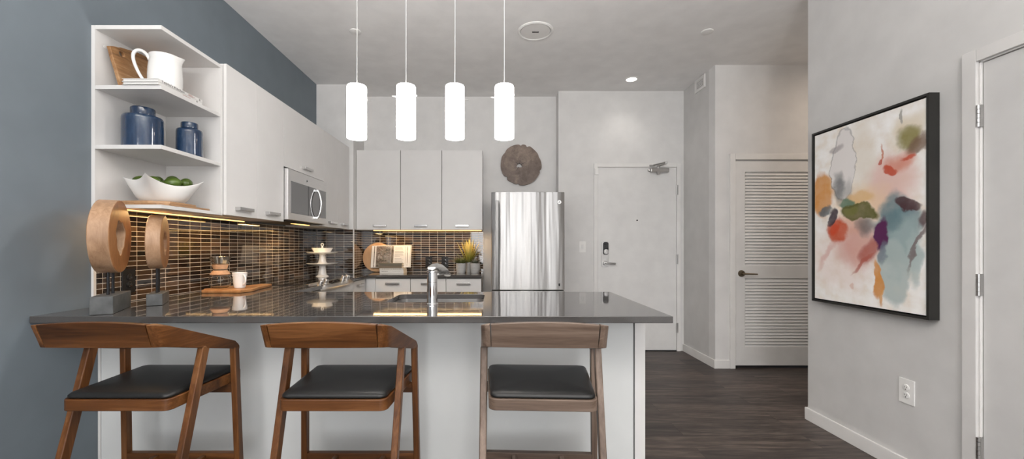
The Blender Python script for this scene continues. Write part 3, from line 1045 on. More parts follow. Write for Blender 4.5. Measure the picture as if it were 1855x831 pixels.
# ------------------------------------------------------------------ handles
def bar_handle(parent, p, along, out, ln, hgt=0.022, mat=None):
    """flat bar pull centred at p on a front; along = 'x'/'y', out = outward unit"""
    a = Vector((1, 0, 0)) if along == 'x' else Vector((0, 1, 0))
    M = frame_M(p, a, (0, 0, 1))
    ez = a.cross(Vector((0, 0, 1)))
    s = 1 if ez.dot(Vector(out)) > 0 else -1
    mb = MB()
    z0, z1 = sorted((s * 0.022, s * 0.032))
    mb.box(-ln / 2, ln / 2, -hgt / 2, hgt / 2, z0, z1, 0.002)
    for e in (-1, 1):
        q0, q1 = sorted((0, s * 0.024))
        x0, x1 = sorted((e * ln / 2, e * (ln / 2 - 0.012)))
        mb.box(x0, x1, -hgt / 2, hgt / 2, q0, q1)
    return build('door_handle', mb.xf(M), mat or M_PEWTER, parent)


# ------------------------------------------------------------------ upper cabinets, left run
UX, UD = -1.663, -1.642        # carcass front, door front
UB, UT = 1.418, 2.338


def upper_left(lab, y0, y1, doors, z0=UB):
    t = thing('wall_cabinet', (XL, (y0 + y1) / 2, z0), lab, 'wall cabinet', 'white wall cabinets')
    build('body', MB().box(XL + 0.001, UX, y0, y1, z0, UT), M_CAB, t)
    build('shadow_gap', MB().box(UX, UX + 0.002, y0 + 0.004, y1 - 0.004, z0 + 0.004, UT - 0.004), M_GAP, t)
    for a, c in doors:
        d = build('cabinet_door', MB().box(UX + 0.002, UD, a + 0.0012, c - 0.0012, z0 - 0.002, UT + 0.001, 0.0008), M_CAB, t)
        bar_handle(d, (UD, (a + c) / 2, z0 + 0.044), 'y', (1, 0, 0), 0.155)
    return t


upper_left('white two-door wall cabinet between open shelves and microwave', 2.512, 3.194, [(2.512, 2.838), (2.838, 3.194)])
upper_left('short white wall cabinet directly above the microwave', 3.196, 3.944, [(3.196, 3.944)], z0=1.850)
upper_left('white two-door wall cabinet between microwave and corner pier', 3.946, 4.625, [(3.946, 4.288), (4.288, 4.625)])

# ------------------------------------------------------------------ open shelf unit
os_ = thing('open_shelf_unit', (XL, 2.28, 1.412), 'white open end shelves with jug, jars and lime bowl', 'shelf unit')
S0, S1 = 2.048, 2.508
build('back_panel', MB().box(XL + 0.0005, XL + 0.019, S0, S1 - 0.019, 1.4125, 2.324), M_CAB, os_)
build('side_panel', MB().box(XL + 0.0005, UX, S1 - 0.018, S1, 1.4125, 2.324), M_CAB, os_)
SH = [(1.4125, 1.4306), (1.708, 1.7285), (2.006, 2.026), (2.304, 2.3245)]
for a, c in SH:
    build('shelf', MB().box(XL + 0.0195, UX, S0, S1 - 0.0185, a, c, 0.0008), M_CAB, os_)
for h in (2.24,):
    build('screw_cap', MB().lathe([(0.008, XL + 0.019), (0.008, XL + 0.021), (0.0, XL + 0.022)], (0, 2.10, h), 16, axis=0), M_WHITEP, os_)

# ------------------------------------------------------------------ microwave
mw = thing('microwave', (XL, 3.565, 1.428), 'stainless over-the-range microwave with curved chrome handle', 'microwave')
MX = -1.613
MY0, MY1, MZ0, MZ1 = 3.203, 3.937, 1.430, 1.836
build('body', MB().box(XL + 0.01, -1.652, MY0 + 0.004, MY1 - 0.004, MZ0, MZ1), M_IRON, mw)
dr = build('door', MB().box(-1.651, MX, MY0, MY1, MZ0 + 0.004, MZ1 - 0.002, 0.003), M_MICRO, mw)
build('window', MB().box(MX - 0.001, MX + 0.0025, 3.246, 3.915, 1.488, 1.742, 0.001), M_DKGLASS, dr, label='dark glass window')
build('window_divider', MB().box(MX + 0.0025, MX + 0.0035, 3.544, 3.549, 1.488, 1.742), M_GAP, dr)
hp = []
for k in range(13):
    tt = k / 12.0
    hp.append((MX + 0.018 + 0.030 * math.sin(PI * tt) ** 0.8, 3.70, 1.480 + 0.245 * tt))
build('handle', MB().tube(hp, 0.0095, 12).box(MX, MX + 0.02, 3.688, 3.712, 1.470, 1.492, 0.003).box(MX, MX + 0.02, 3.688, 3.712, 1.714, 1.736, 0.003), M_CHROME, dr)
eb = MB().lathe([(0.0135, MX), (0.0135, MX + 0.002), (0.0115, MX + 0.003), (0.0, MX + 0.002)], (0, 3.52, 1.782), 24, axis=0)
emb = build('emblem', eb, M_CHROME, dr, label='small round emblem')
build('vent_grille', MB().box(-1.96, -1.66, MY0 + 0.05, MY1 - 0.05, MZ0 - 0.006, MZ0 - 0.0005), M_IRON, mw)
build('cooktop_lamp', MB().box(-1.79, -1.75, 3.60, 3.88, MZ0 - 0.009, MZ0 - 0.006), M_LED, mw, label='warm lamp under the microwave')


def swirl(name, parent, M, s):
    """round badge with a looped monogram line"""
    pts = []
    for k in range(40):
        a = 2 * PI * k / 40
        pts.append(Vector((0.55 * math.sin(a) * s, 0.62 * math.sin(2 * a + 0.5) * s, 0)))
    build(name, MB().tube([M @ p for p in pts], s * 0.10, 6, closed=True), M_IRON, parent)


swirl('monogram', emb, frame_M((MX + 0.0032, 3.52, 1.782), (0, 1, 0), (0, 0, 1)), 0.011)

# ------------------------------------------------------------------ range (slide-in stove)
rg = thing('kitchen_range', (XL, 3.6, 0), 'stainless slide-in range with black glass top and chrome knobs', 'stove')
build('body', MB().box(XL + 0.012, -1.400, RG0, RG1, 0.0, 0.914), M_STEEL, rg)
build('cooktop', MB().box(XL + 0.010, -1.462, RG0, RG1, 0.914, 0.926, 0.002), M_BLACKG, rg, label='black glass cooktop')


def bow(t_):
    return -1.362 + 0.058 * (1 - (2 * t_ - 1) ** 2)


secs = []
for k in range(17):
    tt = k / 16.0
    y = RG0 + (RG1 - RG0) * tt
    b = bow(tt)
    secs.append([(-1.400, y, 0.80), (b - 0.012, y, 0.80), (b, y, 0.815), (b, y, 0.872), (b - 0.010, y, 0.892), (-1.445, y, 0.930), (-1.462, y, 0.930), (-1.462, y, 0.915), (-1.400, y, 0.90)])
cp = build('control_panel', MB().loft(secs), M_STEELX, rg)
tilt = math.atan2(0.930 - 0.892, (-1.362 + 0.04) + 1.445)
KN = frame_M((-1.405, 0, 0.917), (1, 0, -math.tan(tilt)), (0, 1, 0))
for ky in (3.305, 3.405, 3.795, 3.895):
    kb = MB().lathe([(0.022, -0.004), (0.024, 0.006), (0.020, 0.010), (0.019, 0.030), (0.017, 0.033), (0.0, 0.033)], (0, ky, 0), 24)
    kb.box(-0.021, 0.021, ky - 0.006, ky + 0.006, 0.012, 0.038, 0.002)
    build('knob', kb.xf(KN), M_NICKEL, cp)
dp = MB().box(-0.028, 0.032, 3.465, 3.735, 0.0005, 0.003, 0.0008).xf(KN)
build('display', dp, M_BLACKG, cp, label='black touch display')
od = build('oven_door', MB().box(-1.400, -1.366, RG0 + 0.006, RG1 - 0.006, 0.20, 0.79, 0.004), M_STEEL, rg)
build('oven_window', MB().box(-1.367, -1.364, RG0 + 0.12, RG1 - 0.12, 0.34, 0.62), M_BLACKG, od)
build('oven_handle', MB().tube([(-1.32, RG0 + 0.07, 0.74), (-1.32, RG1 - 0.07, 0.74)], 0.011).tube([(-1.37, RG0 + 0.1, 0.74), (-1.32, RG0 + 0.1, 0.74)], 0.009)
      .tube([(-1.37, RG1 - 0.1, 0.74), (-1.32, RG1 - 0.1, 0.74)], 0.009), M_STEEL, od)
build('storage_drawer', MB().box(-1.400, -1.372, RG0 + 0.006, RG1 - 0.006, 0.06, 0.19, 0.003), M_STEEL, rg)

# ------------------------------------------------------------------ base cabinets
CFX = -1.385


def base_left(lab, y0, y1, door=True):
    t = thing('base_cabinet', (XL, (y0 + y1) / 2, 0), lab, 'base cabinet', 'white base cabinets')
    build('body', MB().box(XL + 0.01, CFX - 0.02, y0, y1, 0.1, CB - 0.0005).box(XL + 0.01, CFX - 0.08, y0, y1, 0, 0.1), M_CAB, t)
    d = build('drawer', MB().box(CFX - 0.019, CFX, y0 + 0.002, y1 - 0.002, 0.715, 0.878, 0.001), M_CAB, t)
    bar_handle(d, (CFX, (y0 + y1) / 2, 0.832), 'y', (1, 0, 0), 0.15)
    d = build('cabinet_door', MB().box(CFX - 0.019, CFX, y0 + 0.002, y1 - 0.002, 0.105, 0.711, 0.001), M_CAB, t)
    bar_handle(d, (CFX, (y0 + y1) / 2, 0.665), 'y', (1, 0, 0), 0.15)


base_left('white base cabinet between breakfast bar and range', 2.76, RG0 - 0.004)
base_left('narrow white base cabinet between range and rear corner', RG1 + 0.004, 4.385)
BY = 4.408
t = thing('base_cabinet', (-1.35, 4.7, 0), 'white blind filler cabinet in the rear worktop corner', 'base cabinet', 'white base cabinets')
build('body', MB().box(-1.58, -1.288, BY + 0.02, YB - 0.01, 0, CB - 0.0005).box(CFX + 0.001, -1.288, BY + 0.002, BY + 0.02, 0.1, 0.878), M_CAB, t)
BX = [(-1.286, -0.909, 'leftmost white drawer cabinet under the cookbook worktop'), (-0.907, -0.528, 'middle white drawer cabinet on the rear wall, behind the faucet'),
      (-0.526, -0.148, 'white drawer cabinet under the plants next to fridge')]
for x0, x1, lab in BX:
    t = thing('base_cabinet', ((x0 + x1) / 2, 4.7, 0), lab, 'base cabinet', 'white base cabinets')
    build('body', MB().box(x0, x1, BY + 0.02, YB - 0.01, 0.1, CB - 0.0005).box(x0, x1, BY + 0.08, YB - 0.01, 0, 0.1), M_CAB, t)
    build('shadow_gap', MB().box(x0 + 0.0005, x1 - 0.0005, BY + 0.0175, BY + 0.0195, 0.12, CB - 0.002), M_GAP, t)
    d = build('drawer', MB().box(x0 + 0.002, x1 - 0.002, BY, BY + 0.017, 0.715, 0.880, 0.001), M_CAB, t)
    bar_handle(d, ((x0 + x1) / 2, BY, 0.828), 'x', (0, -1, 0), 0.148)
    d = build('cabinet_door', MB().box(x0 + 0.002, x1 - 0.002, BY, BY + 0.017, 0.105, 0.711, 0.001), M_CAB, t)
    bar_handle(d, ((x0 + x1) / 2, BY, 0.665), 'x', (0, -1, 0), 0.148)

# ------------------------------------------------------------------ upper cabinets, rear wall
UY = 4.742
UB2, UT2 = 1.417, 2.330
for x0, x1, lab in [(-1.594, -1.088, 'leftmost white wall cabinet on the rear wall, above the cookbook'), (-1.086, -0.614, 'middle white wall cabinet on the rear wall'),
                    (-0.612, -0.146, 'rightmost white wall cabinet on the rear wall, above the plants')]:
    t = thing('wall_cabinet', ((x0 + x1) / 2, YB, UB2), lab, 'wall cabinet', 'white wall cabinets')
    build('body', MB().box(x0, x1, UY, YB - 0.0005, UB2, UT2), M_CAB, t)
    build('shadow_gap', MB().box(x0 + 0.0005, x1 - 0.0005, UY - 0.002, UY - 0.0003, UB2 + 0.004, UT2 - 0.004), M_GAP, t)
    d = build('cabinet_door', MB().box(x0 + 0.002, x1 - 0.002, UY - 0.020, UY - 0.0025, UB2 - 0.001, UT2 + 0.001, 0.001), M_CAB, t)
    bar_handle(d, ((x0 + x1) / 2 + (0.02 if x0 < -1.5 else 0.0), UY - 0.020, UB2 + 0.045), 'x', (0, -1, 0), 0.150)

# ------------------------------------------------------------------ under-cabinet light strips
for nm, b, lab in [('led_strip', (-1.867, -1.853, 2.065, 3.04, 1.4040, 1.4120), 'glowing warm light strip under the open shelves and left cabinet'),
                   ('led_strip', (-1.42, -0.16, 4.800, 4.814, 1.4080, 1.4164), 'glowing warm light strip under the rear wall cabinets')]:
    t = thing(nm, ((b[0] + b[1]) / 2, (b[2] + b[3]) / 2, b[4]), lab, 'light strip', 'warm light strips')
    build('channel', MB().box(b[0] - 0.004, b[1] + 0.004, b[2], b[3], b[5] - 0.003, b[5]), M_WHITEP, t)
    build('diffuser', MB().box(b[0], b[1], b[2], b[3], b[4], b[5] - 0.003), M_LED, t)
    lx, ly = (b[1] - b[0]), (b[3] - b[2])
    a = area_light('strip_glow', (0, 0, -0.002), (0, 0, 0), max(lx, 0.02), max(ly, 0.02), 2.6 * max(lx, ly), (1.0, 0.62, 0.26))
    a.parent = t
a = area_light('hood_glow', (-1.77, 3.74, 1.418), (0, 0, 0), 0.04, 0.28, 2.6, (1.0, 0.66, 0.30))

# ------------------------------------------------------------------ fridge
fg = thing('refrigerator', (0.34, 4.6, 0), 'tall stainless single-column refrigerator with vertical bar handle', 'refrigerator')
FX0, FX1, FYF = -0.040, 0.719, 4.25
build('body', MB().box(FX0 + 0.004, FX1 - 0.004, FYF + 0.072, YB - 0.03, 0.0, 1.780), plain('fridge_grey_side', (0.22, 0.22, 0.22), 0.5), fg)


def bowed_door(z0, z1):
    secs = []
    n = 18
    for z in (z0, z0 + 0.004, z1 - 0.004, z1):
        e = 0.004 if z in (z0, z1) else 0.0
        ring = [(FX0 + e, FYF + 0.066, z), (FX0 + e, FYF + 0.018, z)]
        for k in range(n + 1):
            tt = k / n
            x = FX0 + 0.010 + (FX1 - FX0 - 0.020) * tt
            ring.append((x, FYF + 0.006 + e - 0.014 * (1 - (2 * tt - 1) ** 2) ** 0.8, z))
        ring += [(FX1 - e, FYF + 0.018, z), (FX1 - e, FYF + 0.066, z)]
        secs.append(ring)
    return MB().loft(secs)


fd = build('door', bowed_door(0.775, 1.788), M_FRIDGE, fg, smooth=50)
build('freezer_drawer', bowed_door(0.08, 0.765), M_FRIDGE, fg, smooth=50)
hb = MB().box(0.003, 0.036, FYF - 0.058, FYF - 0.040, 0.785, 1.695, 0.004)
hb.box(0.008, 0.031, FYF - 0.045, FYF + 0.006, 0.80, 0.83, 0.002).box(0.008, 0.031, FYF - 0.045, FYF + 0.006, 1.65, 1.68, 0.002)
build('handle', hb, steel_mat('handle_steel', 2, (0.24, 0.235, 0.23), 0.45), fd)
eb = MB().lathe([(0.019, FYF - 0.006), (0.019, FYF + 0.004)], (0.663, 0, 1.682), 28, axis=1)
emb = build('emblem', eb, M_NICKEL, fd, label='small round emblem')
swirl('monogram', emb, frame_M((0.663, FYF - 0.0065, 1.682), (1, 0, 0), (0, 0, 1)), 0.015)
build('hinge_cap', MB().box(0.655, 0.672, FYF - 0.004, FYF + 0.01, 0.815, 0.842, 0.003), M_IRON, fd)

# ------------------------------------------------------------------ pendants
def make_pendant():
    t = thing('pendant_light', (0, 0, 0), 'x', 'pendant light', 'four glass cylinder pendants in a row')
    H0, H1 = 1.800, 2.077
    prof = [(0.0470, H0 + 0.001), (0.0505, H0), (0.0510, H0 + 0.003), (0.0510, H1 - 0.004), (0.0485, H1 + 0.002), (0.020, H1 + 0.006), (0.006, H1 + 0.007),
            (0.006, H1 + 0.002), (0.045, H1 - 0.003), (0.0470, H1 - 0.008)]
    secs = []
    for k in range(40):
        a = 2 * PI * k / 40
        secs.append([(r * math.cos(a), r * math.sin(a), h) for r, h in prof])
    build('shade', MB().loft(secs, closed=True), M_SHADE, t, smooth=50)
    build('cord', MB().tube([(0, 0, H1 + 0.006), (0.001, 0, H1 + 0.3), (0, 0, CEIL - 0.02)], 0.0014, 8), M_WHITEP, t)
    build('socket', MB().lathe([(0.016, H1 - 0.06), (0.018, H1 - 0.05), (0.018, H1 - 0.002), (0.005, H1 + 0.012)], (0, 0, 0), 20), M_WHITEP, t)
    build('canopy', MB().lathe([(0.055, CEIL), (0.055, CEIL - 0.015), (0.02, CEIL - 0.022), (0.004, CEIL - 0.024)], (0, 0, 0), 28), M_NICKEL, t)
    for k in range(3):
        a = math.radians(20 + 120 * k)
        c, s = math.cos(a), math.sin(a)
        build('pin', MB().tube([(0.046 * c, 0.046 * s, H1 - 0.063), (0.076 * c, 0.076 * s, H1 - 0.063)], 0.0032, 8), M_NICKEL, t)
    return t


PY = 2.2
P0 = make_pendant()
PL = ['leftmost lit white cylinder pendant, in front of the cabinet pier', 'second lit white cylinder pendant from the left',
      'third lit white cylinder pendant from the left', 'rightmost lit white cylinder pendant, nearest the wood slice']
for i, px in enumerate((646.5, 735.5, 824, 913.5)):
    o = P0 if i == 0 else copy_tree(P0)
    o.location = ((px - 897) * PY / 745, PY, 0)
    o.rotation_euler = (0, 0, math.radians((8, 68, -2, 55)[i]))
    o['label'] = PL[i]
# ------------------------------------------------------------------ bar stools (origin on the floor, +y towards the bar)
def make_stool():
    t = thing('bar_stool', (0, 0, 0), 'x', 'bar stool', 'walnut bar stools along the breakfast bar')

    def quad_leg(p0, p1, wx, wy):
        mb = MB()
        return mb.hexa([(p0[0] - wx, p0[1] - wy, p0[2]), (p0[0] + wx, p0[1] - wy, p0[2]), (p0[0] + wx, p0[1] + wy, p0[2]), (p0[0] - wx, p0[1] + wy, p0[2]),
                        (p1[0] - wx, p1[1] - wy, p1[2]), (p1[0] + wx, p1[1] - wy, p1[2]), (p1[0] + wx, p1[1] + wy, p1[2]), (p1[0] - wx, p1[1] + wy, p1[2])])
    for s in (-1, 1):
        build('leg', quad_leg((s * 0.222, -0.272, 0), (s * 0.227, -0.036, 0.822), 0.0125, 0.020), M_WALZ, t, bevel=0.003)
        build('leg', quad_leg((s * 0.256, 0.160, 0), (s * 0.243, 0.132, 0.775), 0.0125, 0.016), M_WALZ, t, bevel=0.003)
    # backrest: a broad leaning board, slightly crowned
    def bsec(x, yb, zb, zt, nx=0.0, ny=1.0, th=0.016, lean=0.030):
        # bottom outer, top outer, top inner, bottom inner
        return [(x - nx * 0, yb, zb), (x - 0, yb - lean, zt), (x + nx * 2 * th, yb - lean + ny * 2 * th, zt), (x + nx * 2 * th, yb + ny * 2 * th, zb)]
    secs = []
    for k in range(13):
        x = -0.188 + 0.376 * k / 12
        cr = 1 - (x / 0.188) ** 2
        secs.append([(x, -0.245 - 0.004 * cr, 0.863), (x, -0.275 - 0.004 * cr, 0.949 + 0.009 * cr), (x, -0.247 - 0.008 * cr, 0.949 + 0.009 * cr), (x, -0.215 - 0.008 * cr, 0.863)])
    build('backrest', MB().loft(secs), M_WALX, t, smooth=30, bevel=0.0015)
    for s in (-1, 1):
        secs = []
        # corner (plan arc) then straight arm; outer face listed first
        def add(xo, yo, xi, yi, zb, zt, lean):
            secs.append([(s * xo, yo, zb), (s * (xo + lean * 0.15), yo - lean, zt), (s * (xi + lean * 0.1), yi - lean * 0.9, zt), (s * xi, yi, zb)])
        add(0.1885, -0.245, 0.1885, -0.215, 0.863, 0.949, 0.030)
        add(0.205, -0.243, 0.192, -0.212, 0.863, 0.948, 0.029)
        add(0.216, -0.235, 0.194, -0.206, 0.862, 0.946, 0.026)
        add(0.222, -0.222, 0.195, -0.198, 0.859, 0.942, 0.022)
        add(0.226, -0.195, 0.198, -0.180, 0.852, 0.934, 0.015)
        for yy in (-0.13, -0.06, 0.02, 0.09, 0.125):
            f = (yy + 0.195) / 0.345
            add(0.226 + 0.029 * f, yy, 0.198 + 0.031 * f, yy, 0.852 - 0.089 * f, 0.934 - 0.139 * f, 0.015 * (1 - f))
        add(0.2555, 0.142, 0.2295, 0.142, 0.763, 0.787, 0)
        add(0.2555, 0.150, 0.2295, 0.150, 0.763, 0.776, 0)
        build('armrest', MB().loft(secs), M_WALY, t, smooth=30, bevel=0.0018)
    # seat frame
    poly = []
    def arc(cx, cy, r, a0, a1, n=6):
        for k in range(n + 1):
            a = math.radians(a0 + (a1 - a0) * k / n)
            poly.append((cx + r * math.cos(a), cy + r * math.sin(a)))
    arc(-0.173, -0.153, 0.030, 180, 270)
    arc(0.173, -0.153, 0.030, 270, 360)
    arc(0.206, 0.194, 0.022, 0, 90)
    arc(-0.206, 0.194, 0.022, 90, 180)
    build('seat_frame', MB().prism(poly, 0.613, 0.656), M_WALX, t, bevel=0.003)
    cx, cy = 0.0, 0.02
    secs = []
    for inset, z in ((0.010, 0.6562), (0.006, 0.660), (0.006, 0.667), (0.012, 0.674), (0.026, 0.679), (0.07, 0.683), (0.14, 0.685)):
        ring = []
        for x, y in poly:
            dx, dy = x - cx, y - cy
            fx = max(0.05, 1 - inset / 0.21)
            fy = max(0.05, 1 - inset / 0.19)
            ring.append((cx + dx * fx, cy + dy * fy, z))
        secs.append(ring)
    build('seat_cushion', MB().loft(secs), M_LEATHER, t, smooth=60, label='black leather seat pad')
    build('seat_rail', MB().box(-0.236, 0.236, 0.130, 0.156, 0.572, 0.6125, 0.002), M_WALX, t)
    build('footrest', MB().box(-0.242, 0.242, 0.136, 0.164, 0.235, 0.299, 0.003), M_WALX, t)
    build('rear_stretcher', MB().box(-0.213, 0.213, -0.206, -0.180, 0.235, 0.290, 0.002), M_WALX, t)
    for s in (-1, 1):
        build('stretcher', MB().hexa([(s * 0.105 - 0.010, -0.19, 0.255), (s * 0.105 + 0.010, -0.19, 0.255), (s * 0.105 + 0.010, 0.137, 0.255), (s * 0.105 - 0.010, 0.137, 0.255),
                                      (s * 0.105 - 0.010, -0.19, 0.290), (s * 0.105 + 0.010, -0.19, 0.290), (s * 0.105 + 0.010, 0.137, 0.292), (s * 0.105 - 0.010, 0.137, 0.292)], 0.002), M_WALY, t)
    return t


ST0 = make_stool()
STL = ['walnut bar stool nearest the blue wall, black leather seat', 'walnut bar stool with black leather seat in middle of the row',
       'walnut bar stool at the open end of the bar, window sheen in its colour']
for i, (x, y, rz) in enumerate(((-1.405, 1.70, 0.0), (-0.603, 1.70, 0.0), (0.185, 1.70, -2.5))):
    o = ST0 if i == 0 else copy_tree(ST0)
    o.location = (x, y, 0)
    o.rotation_euler = (0, 0, math.radians(rz))
    o['label'] = STL[i]
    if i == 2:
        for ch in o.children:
            g = SHEENWAL.get(ch.data.materials[0].name)
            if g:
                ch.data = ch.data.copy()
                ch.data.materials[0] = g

# ------------------------------------------------------------------ framed painting
PYA, PYB_, PZ0, PZ1 = 2.045, 2.802, 0.855, 1.988
pt = thing('framed_painting', (XR, (PYA + PYB_) / 2, PZ0), 'large abstract painting in dark frame on the right wall', 'painting')
fx0, fx1 = XR - 0.055, XR - 0.002
FW = 0.012
fr = MB()
fr.box(fx0, fx1, PYA, PYA + FW, PZ0, PZ1)
fr.box(fx0, fx1, PYB_ - FW, PYB_, PZ0, PZ1)
fr.box(fx0, fx1, PYA + FW, PYB_ - FW, PZ0, PZ0 + FW)
fr.box(fx0, fx1, PYA + FW, PYB_ - FW, PZ1 - FW, PZ1)
build('frame', fr, M_FRAME, pt)
build('backing', MB().box(XR - 0.028, XR - 0.022, PYA + FW, PYB_ - FW, PZ0 + FW, PZ1 - FW), M_BLACKP, pt)
cv = MB().box(fx0 + 0.006, XR - 0.029, PYA + FW + 0.008, PYB_ - FW - 0.008, PZ0 + FW + 0.008, PZ1 - FW - 0.008)
o = build('canvas', cv, painting_mat(PYB_ - pt.location.y, PYB_ - PYA, 0.0, PZ1 - PZ0), pt)

# ------------------------------------------------------------------ wood slice on the rear wall
pts = []
random.seed(3)
ws = thing('wood_slice', (0.312, YB, 1.96), 'round grey-brown tree slice hung on wall above the fridge', 'wall decoration')
N = 120
def slr(a):
    r = 0.243 * (1 + 0.025 * math.sin(2 * a + 0.6) + 0.010 * math.sin(5 * a + 1.0) + 0.006 * math.sin(9 * a))
    for c, w, d in ((2.45, 0.07, 0.034), (1.72, 0.06, 0.026), (0.30, 0.06, 0.026), (3.75, 0.14, 0.02), (5.05, 0.07, 0.036), (4.70, 0.05, 0.026), (5.9, 0.1, 0.012)):
        r -= 0.62 * d * math.exp(-((a - c) / w) ** 2)
    return r
hole = [(0.030 * math.cos(-a) * (1 + 0.35 * math.sin(3 * a)) - 0.02, 0.032 * math.sin(a) * (1 + 0.3 * math.cos(2 * a)) + 0.01) for a in [2 * PI * k / 14 for k in range(14)]]
outl = [(slr(2 * PI * k / N) * math.cos(2 * PI * k / N), 1.03 * slr(2 * PI * k / N) * math.sin(2 * PI * k / N)) for k in range(N)]
sl = MB().hull_holes(outl, [hole], 0, 0.035)
sl.xf(frame_M((0.312, YB - 0.0405, 2.213), (1, 0, 0), (0, 0, -1)))
build('slab', sl, M_SLICE, ws, smooth=35, bevel=0.004)
cr = MB()
for a, l in ((0.5, 0.07), (4.2, 0.06), (2.4, 0.05), (1.4, 0.05)):
    dx, dz = math.cos(a), math.sin(a)
    cx, cz = 0.312 - 0.02 + dx * 0.02, 2.213 - 0.01 + dz * 0.02
    px, pz = -dz * 0.004, dx * 0.004
    cr.prism([(0, 0), (1, 0), (0, 1)], 0, 1).bm.free() if False else None
    cr.hexa([(cx - px, YB - 0.0412, cz - pz), (cx + px, YB - 0.0412, cz + pz), (cx + px, YB - 0.0400, cz + pz), (cx - px, YB - 0.0400, cz - pz),
             (cx + dx * l - px * 0.1, YB - 0.0412, cz + dz * l), (cx + dx * l + px * 0.1, YB - 0.0412, cz + dz * l), (cx + dx * l + px * 0.1, YB - 0.0400, cz + dz * l), (cx + dx * l - px * 0.1, YB - 0.0400, cz + dz * l)])
build('cracks', cr, M_IRON, ws)
build('hanger', MB().box(0.29, 0.335, YB - 0.006, YB - 0.0005, 2.26, 2.29), M_IRON, ws)

# ------------------------------------------------------------------ ring sculptures
def ring_sculpture(corner, th_deg, bw, bl, bh, R, hole_r, thick, hc, along, posts, label):
    th = math.radians(th_deg)
    ex = Vector((math.cos(th), math.sin(th), 0))
    ey = Vector((-math.sin(th), math.cos(th), 0))
    M = Matrix((ex, ey, Vector((0, 0, 1)))).transposed().to_4x4()
    M.translation = Vector((corner[0], corner[1], CT))
    t = thing('ring_sculpture', (corner[0], corner[1], CT), label, 'sculpture', 'wooden ring sculptures')
    build('base', MB().box(0, bw, 0, bl, 0.0005, bh, 0.003).xf(M), M_SLATE, t)
    hz = hc - CT
    pm = MB()
    for dy in posts:
        build('post', MB().tube([(bw * 0.5, along + dy, bh), (bw * 0.5, along + dy, hz - R * 0.97 + 0.01)], 0.006, 12).xf(M), M_IRON, t)
    # ring: axis = local x
    n = 64
    secs = []
    x0, x1 = bw / 2 - thick / 2, bw / 2 + thick / 2
    for k in range(n):
        a = 2 * PI * k / n
        ro = R * (1 + 0.012 * math.sin(2 * a + 1) + 0.008 * math.sin(5 * a))
        ri = hole_r * (1 + 0.10 * math.sin(3 * a + 0.5) + 0.06 * math.sin(7 * a))
        c, s = math.cos(a), math.sin(a)
        secs.append([(x0, along + ro * c, hz + ro * s), (x1, along + ro * c, hz + ro * s), (x1, along + ri * c, hz + ri * s * 1.15), (x0, along + ri * c, hz + ri * s * 1.15)])
    mb = MB().loft(secs, closed=True).xf(M)
    r = build('ring', mb, M_RIM, t, smooth=35, bevel=0.004)
    r.data.materials.append(M_FACE)
    for p in r.data.polygons:
        if abs(p.normal.dot(ex)) > 0.7:
            p.material_index = 1
    return t


ring_sculpture((-1.775, 1.797), 29, 0.080, 0.275, 0.080, 0.172, 0.066, 0.074, 1.268, 0.125, (-0.035, 0.035),
               'larger wooden ring sculpture on grey block at left end of the bar')
ring_sculpture((-1.762, 2.075), 31, 0.066, 0.205, 0.060, 0.142, 0.052, 0.062, 1.245, 0.095, (-0.022, 0.022),
               'smaller wooden ring sculpture on grey block, between larger ring and carafe')

# ------------------------------------------------------------------ coffee corner
def wobble(poly, amp, n=6, seed=1):
    rnd = random.Random(seed)
    outp = []
    for i, (x, y) in enumerate(poly):
        x2, y2 = poly[(i + 1) % len(poly)]
        for k in range(n):
            f = k / n
            outp.append((x + (x2 - x) * f + rnd.uniform(-amp, amp), y + (y2 - y) * f + rnd.uniform(-amp, amp)))
    return outp


brd = wobble([(-1.900, 2.665), (-1.650, 2.665), (-1.625, 2.76), (-1.660, 2.90), (-1.690, 3.115), (-1.775, 3.125), (-1.80, 3.00), (-1.93, 2.90), (-1.945, 2.75)], 0.004, 5, 4)
build('serving_board', MB().prism(brd, CT + 0.0005, CT + 0.021), M_OLIVE, None, None, 35, bevel=0.004,
      label='olive wood serving board under the coffee carafe and mug', cat='board')

cx, cy, b0 = -1.862, 2.785, CT + 0.0215
cf = thing('coffee_carafe', (cx, cy, b0), 'glass pour-over coffee carafe with cork collar on serving board', 'coffee maker')
op = [(0.030, 0.0), (0.045, 0.003), (0.060, 0.018), (0.0675, 0.045), (0.0655, 0.066), (0.056, 0.086), (0.044, 0.104), (0.037, 0.122), (0.036, 0.127), (0.044, 0.150), (0.054, 0.180), (0.064, 0.212)]
ip = [(r - 0.0026, h + (0.003 if i < 2 else 0)) for i, (r, h) in enumerate(op)]
prof = [(0.0, 0.0)] + op + list(reversed(ip)) + [(0.0, 0.003)]
build('glass_body', MB().lathe([(r, h + b0) for r, h in prof], (cx, cy, 0), 48), M_GLASS, cf)
ck = [(0.0585, 0.092), (0.060, 0.096), (0.040, 0.122), (0.039, 0.127), (0.048, 0.157), (0.049, 0.161), (0.046, 0.161), (0.0375, 0.127), (0.0385, 0.122), (0.056, 0.090)]
secs = []
for k in range(48):
    a = 2 * PI * k / 48
    secs.append([(cx + r * math.cos(a), cy + r * math.sin(a), b0 + h) for r, h in ck])
build('cork_collar', MB().loft(secs, closed=True), M_CORK, cf, smooth=30)
build('collar_cord', MB().tube([(cx + 0.0405 * math.cos(2 * PI * k / 24), cy + 0.0405 * math.sin(2 * PI * k / 24), b0 + 0.1245) for k in range(24)], 0.0028, 8, closed=True), M_IRON, cf)
fl = MB()
secs = []
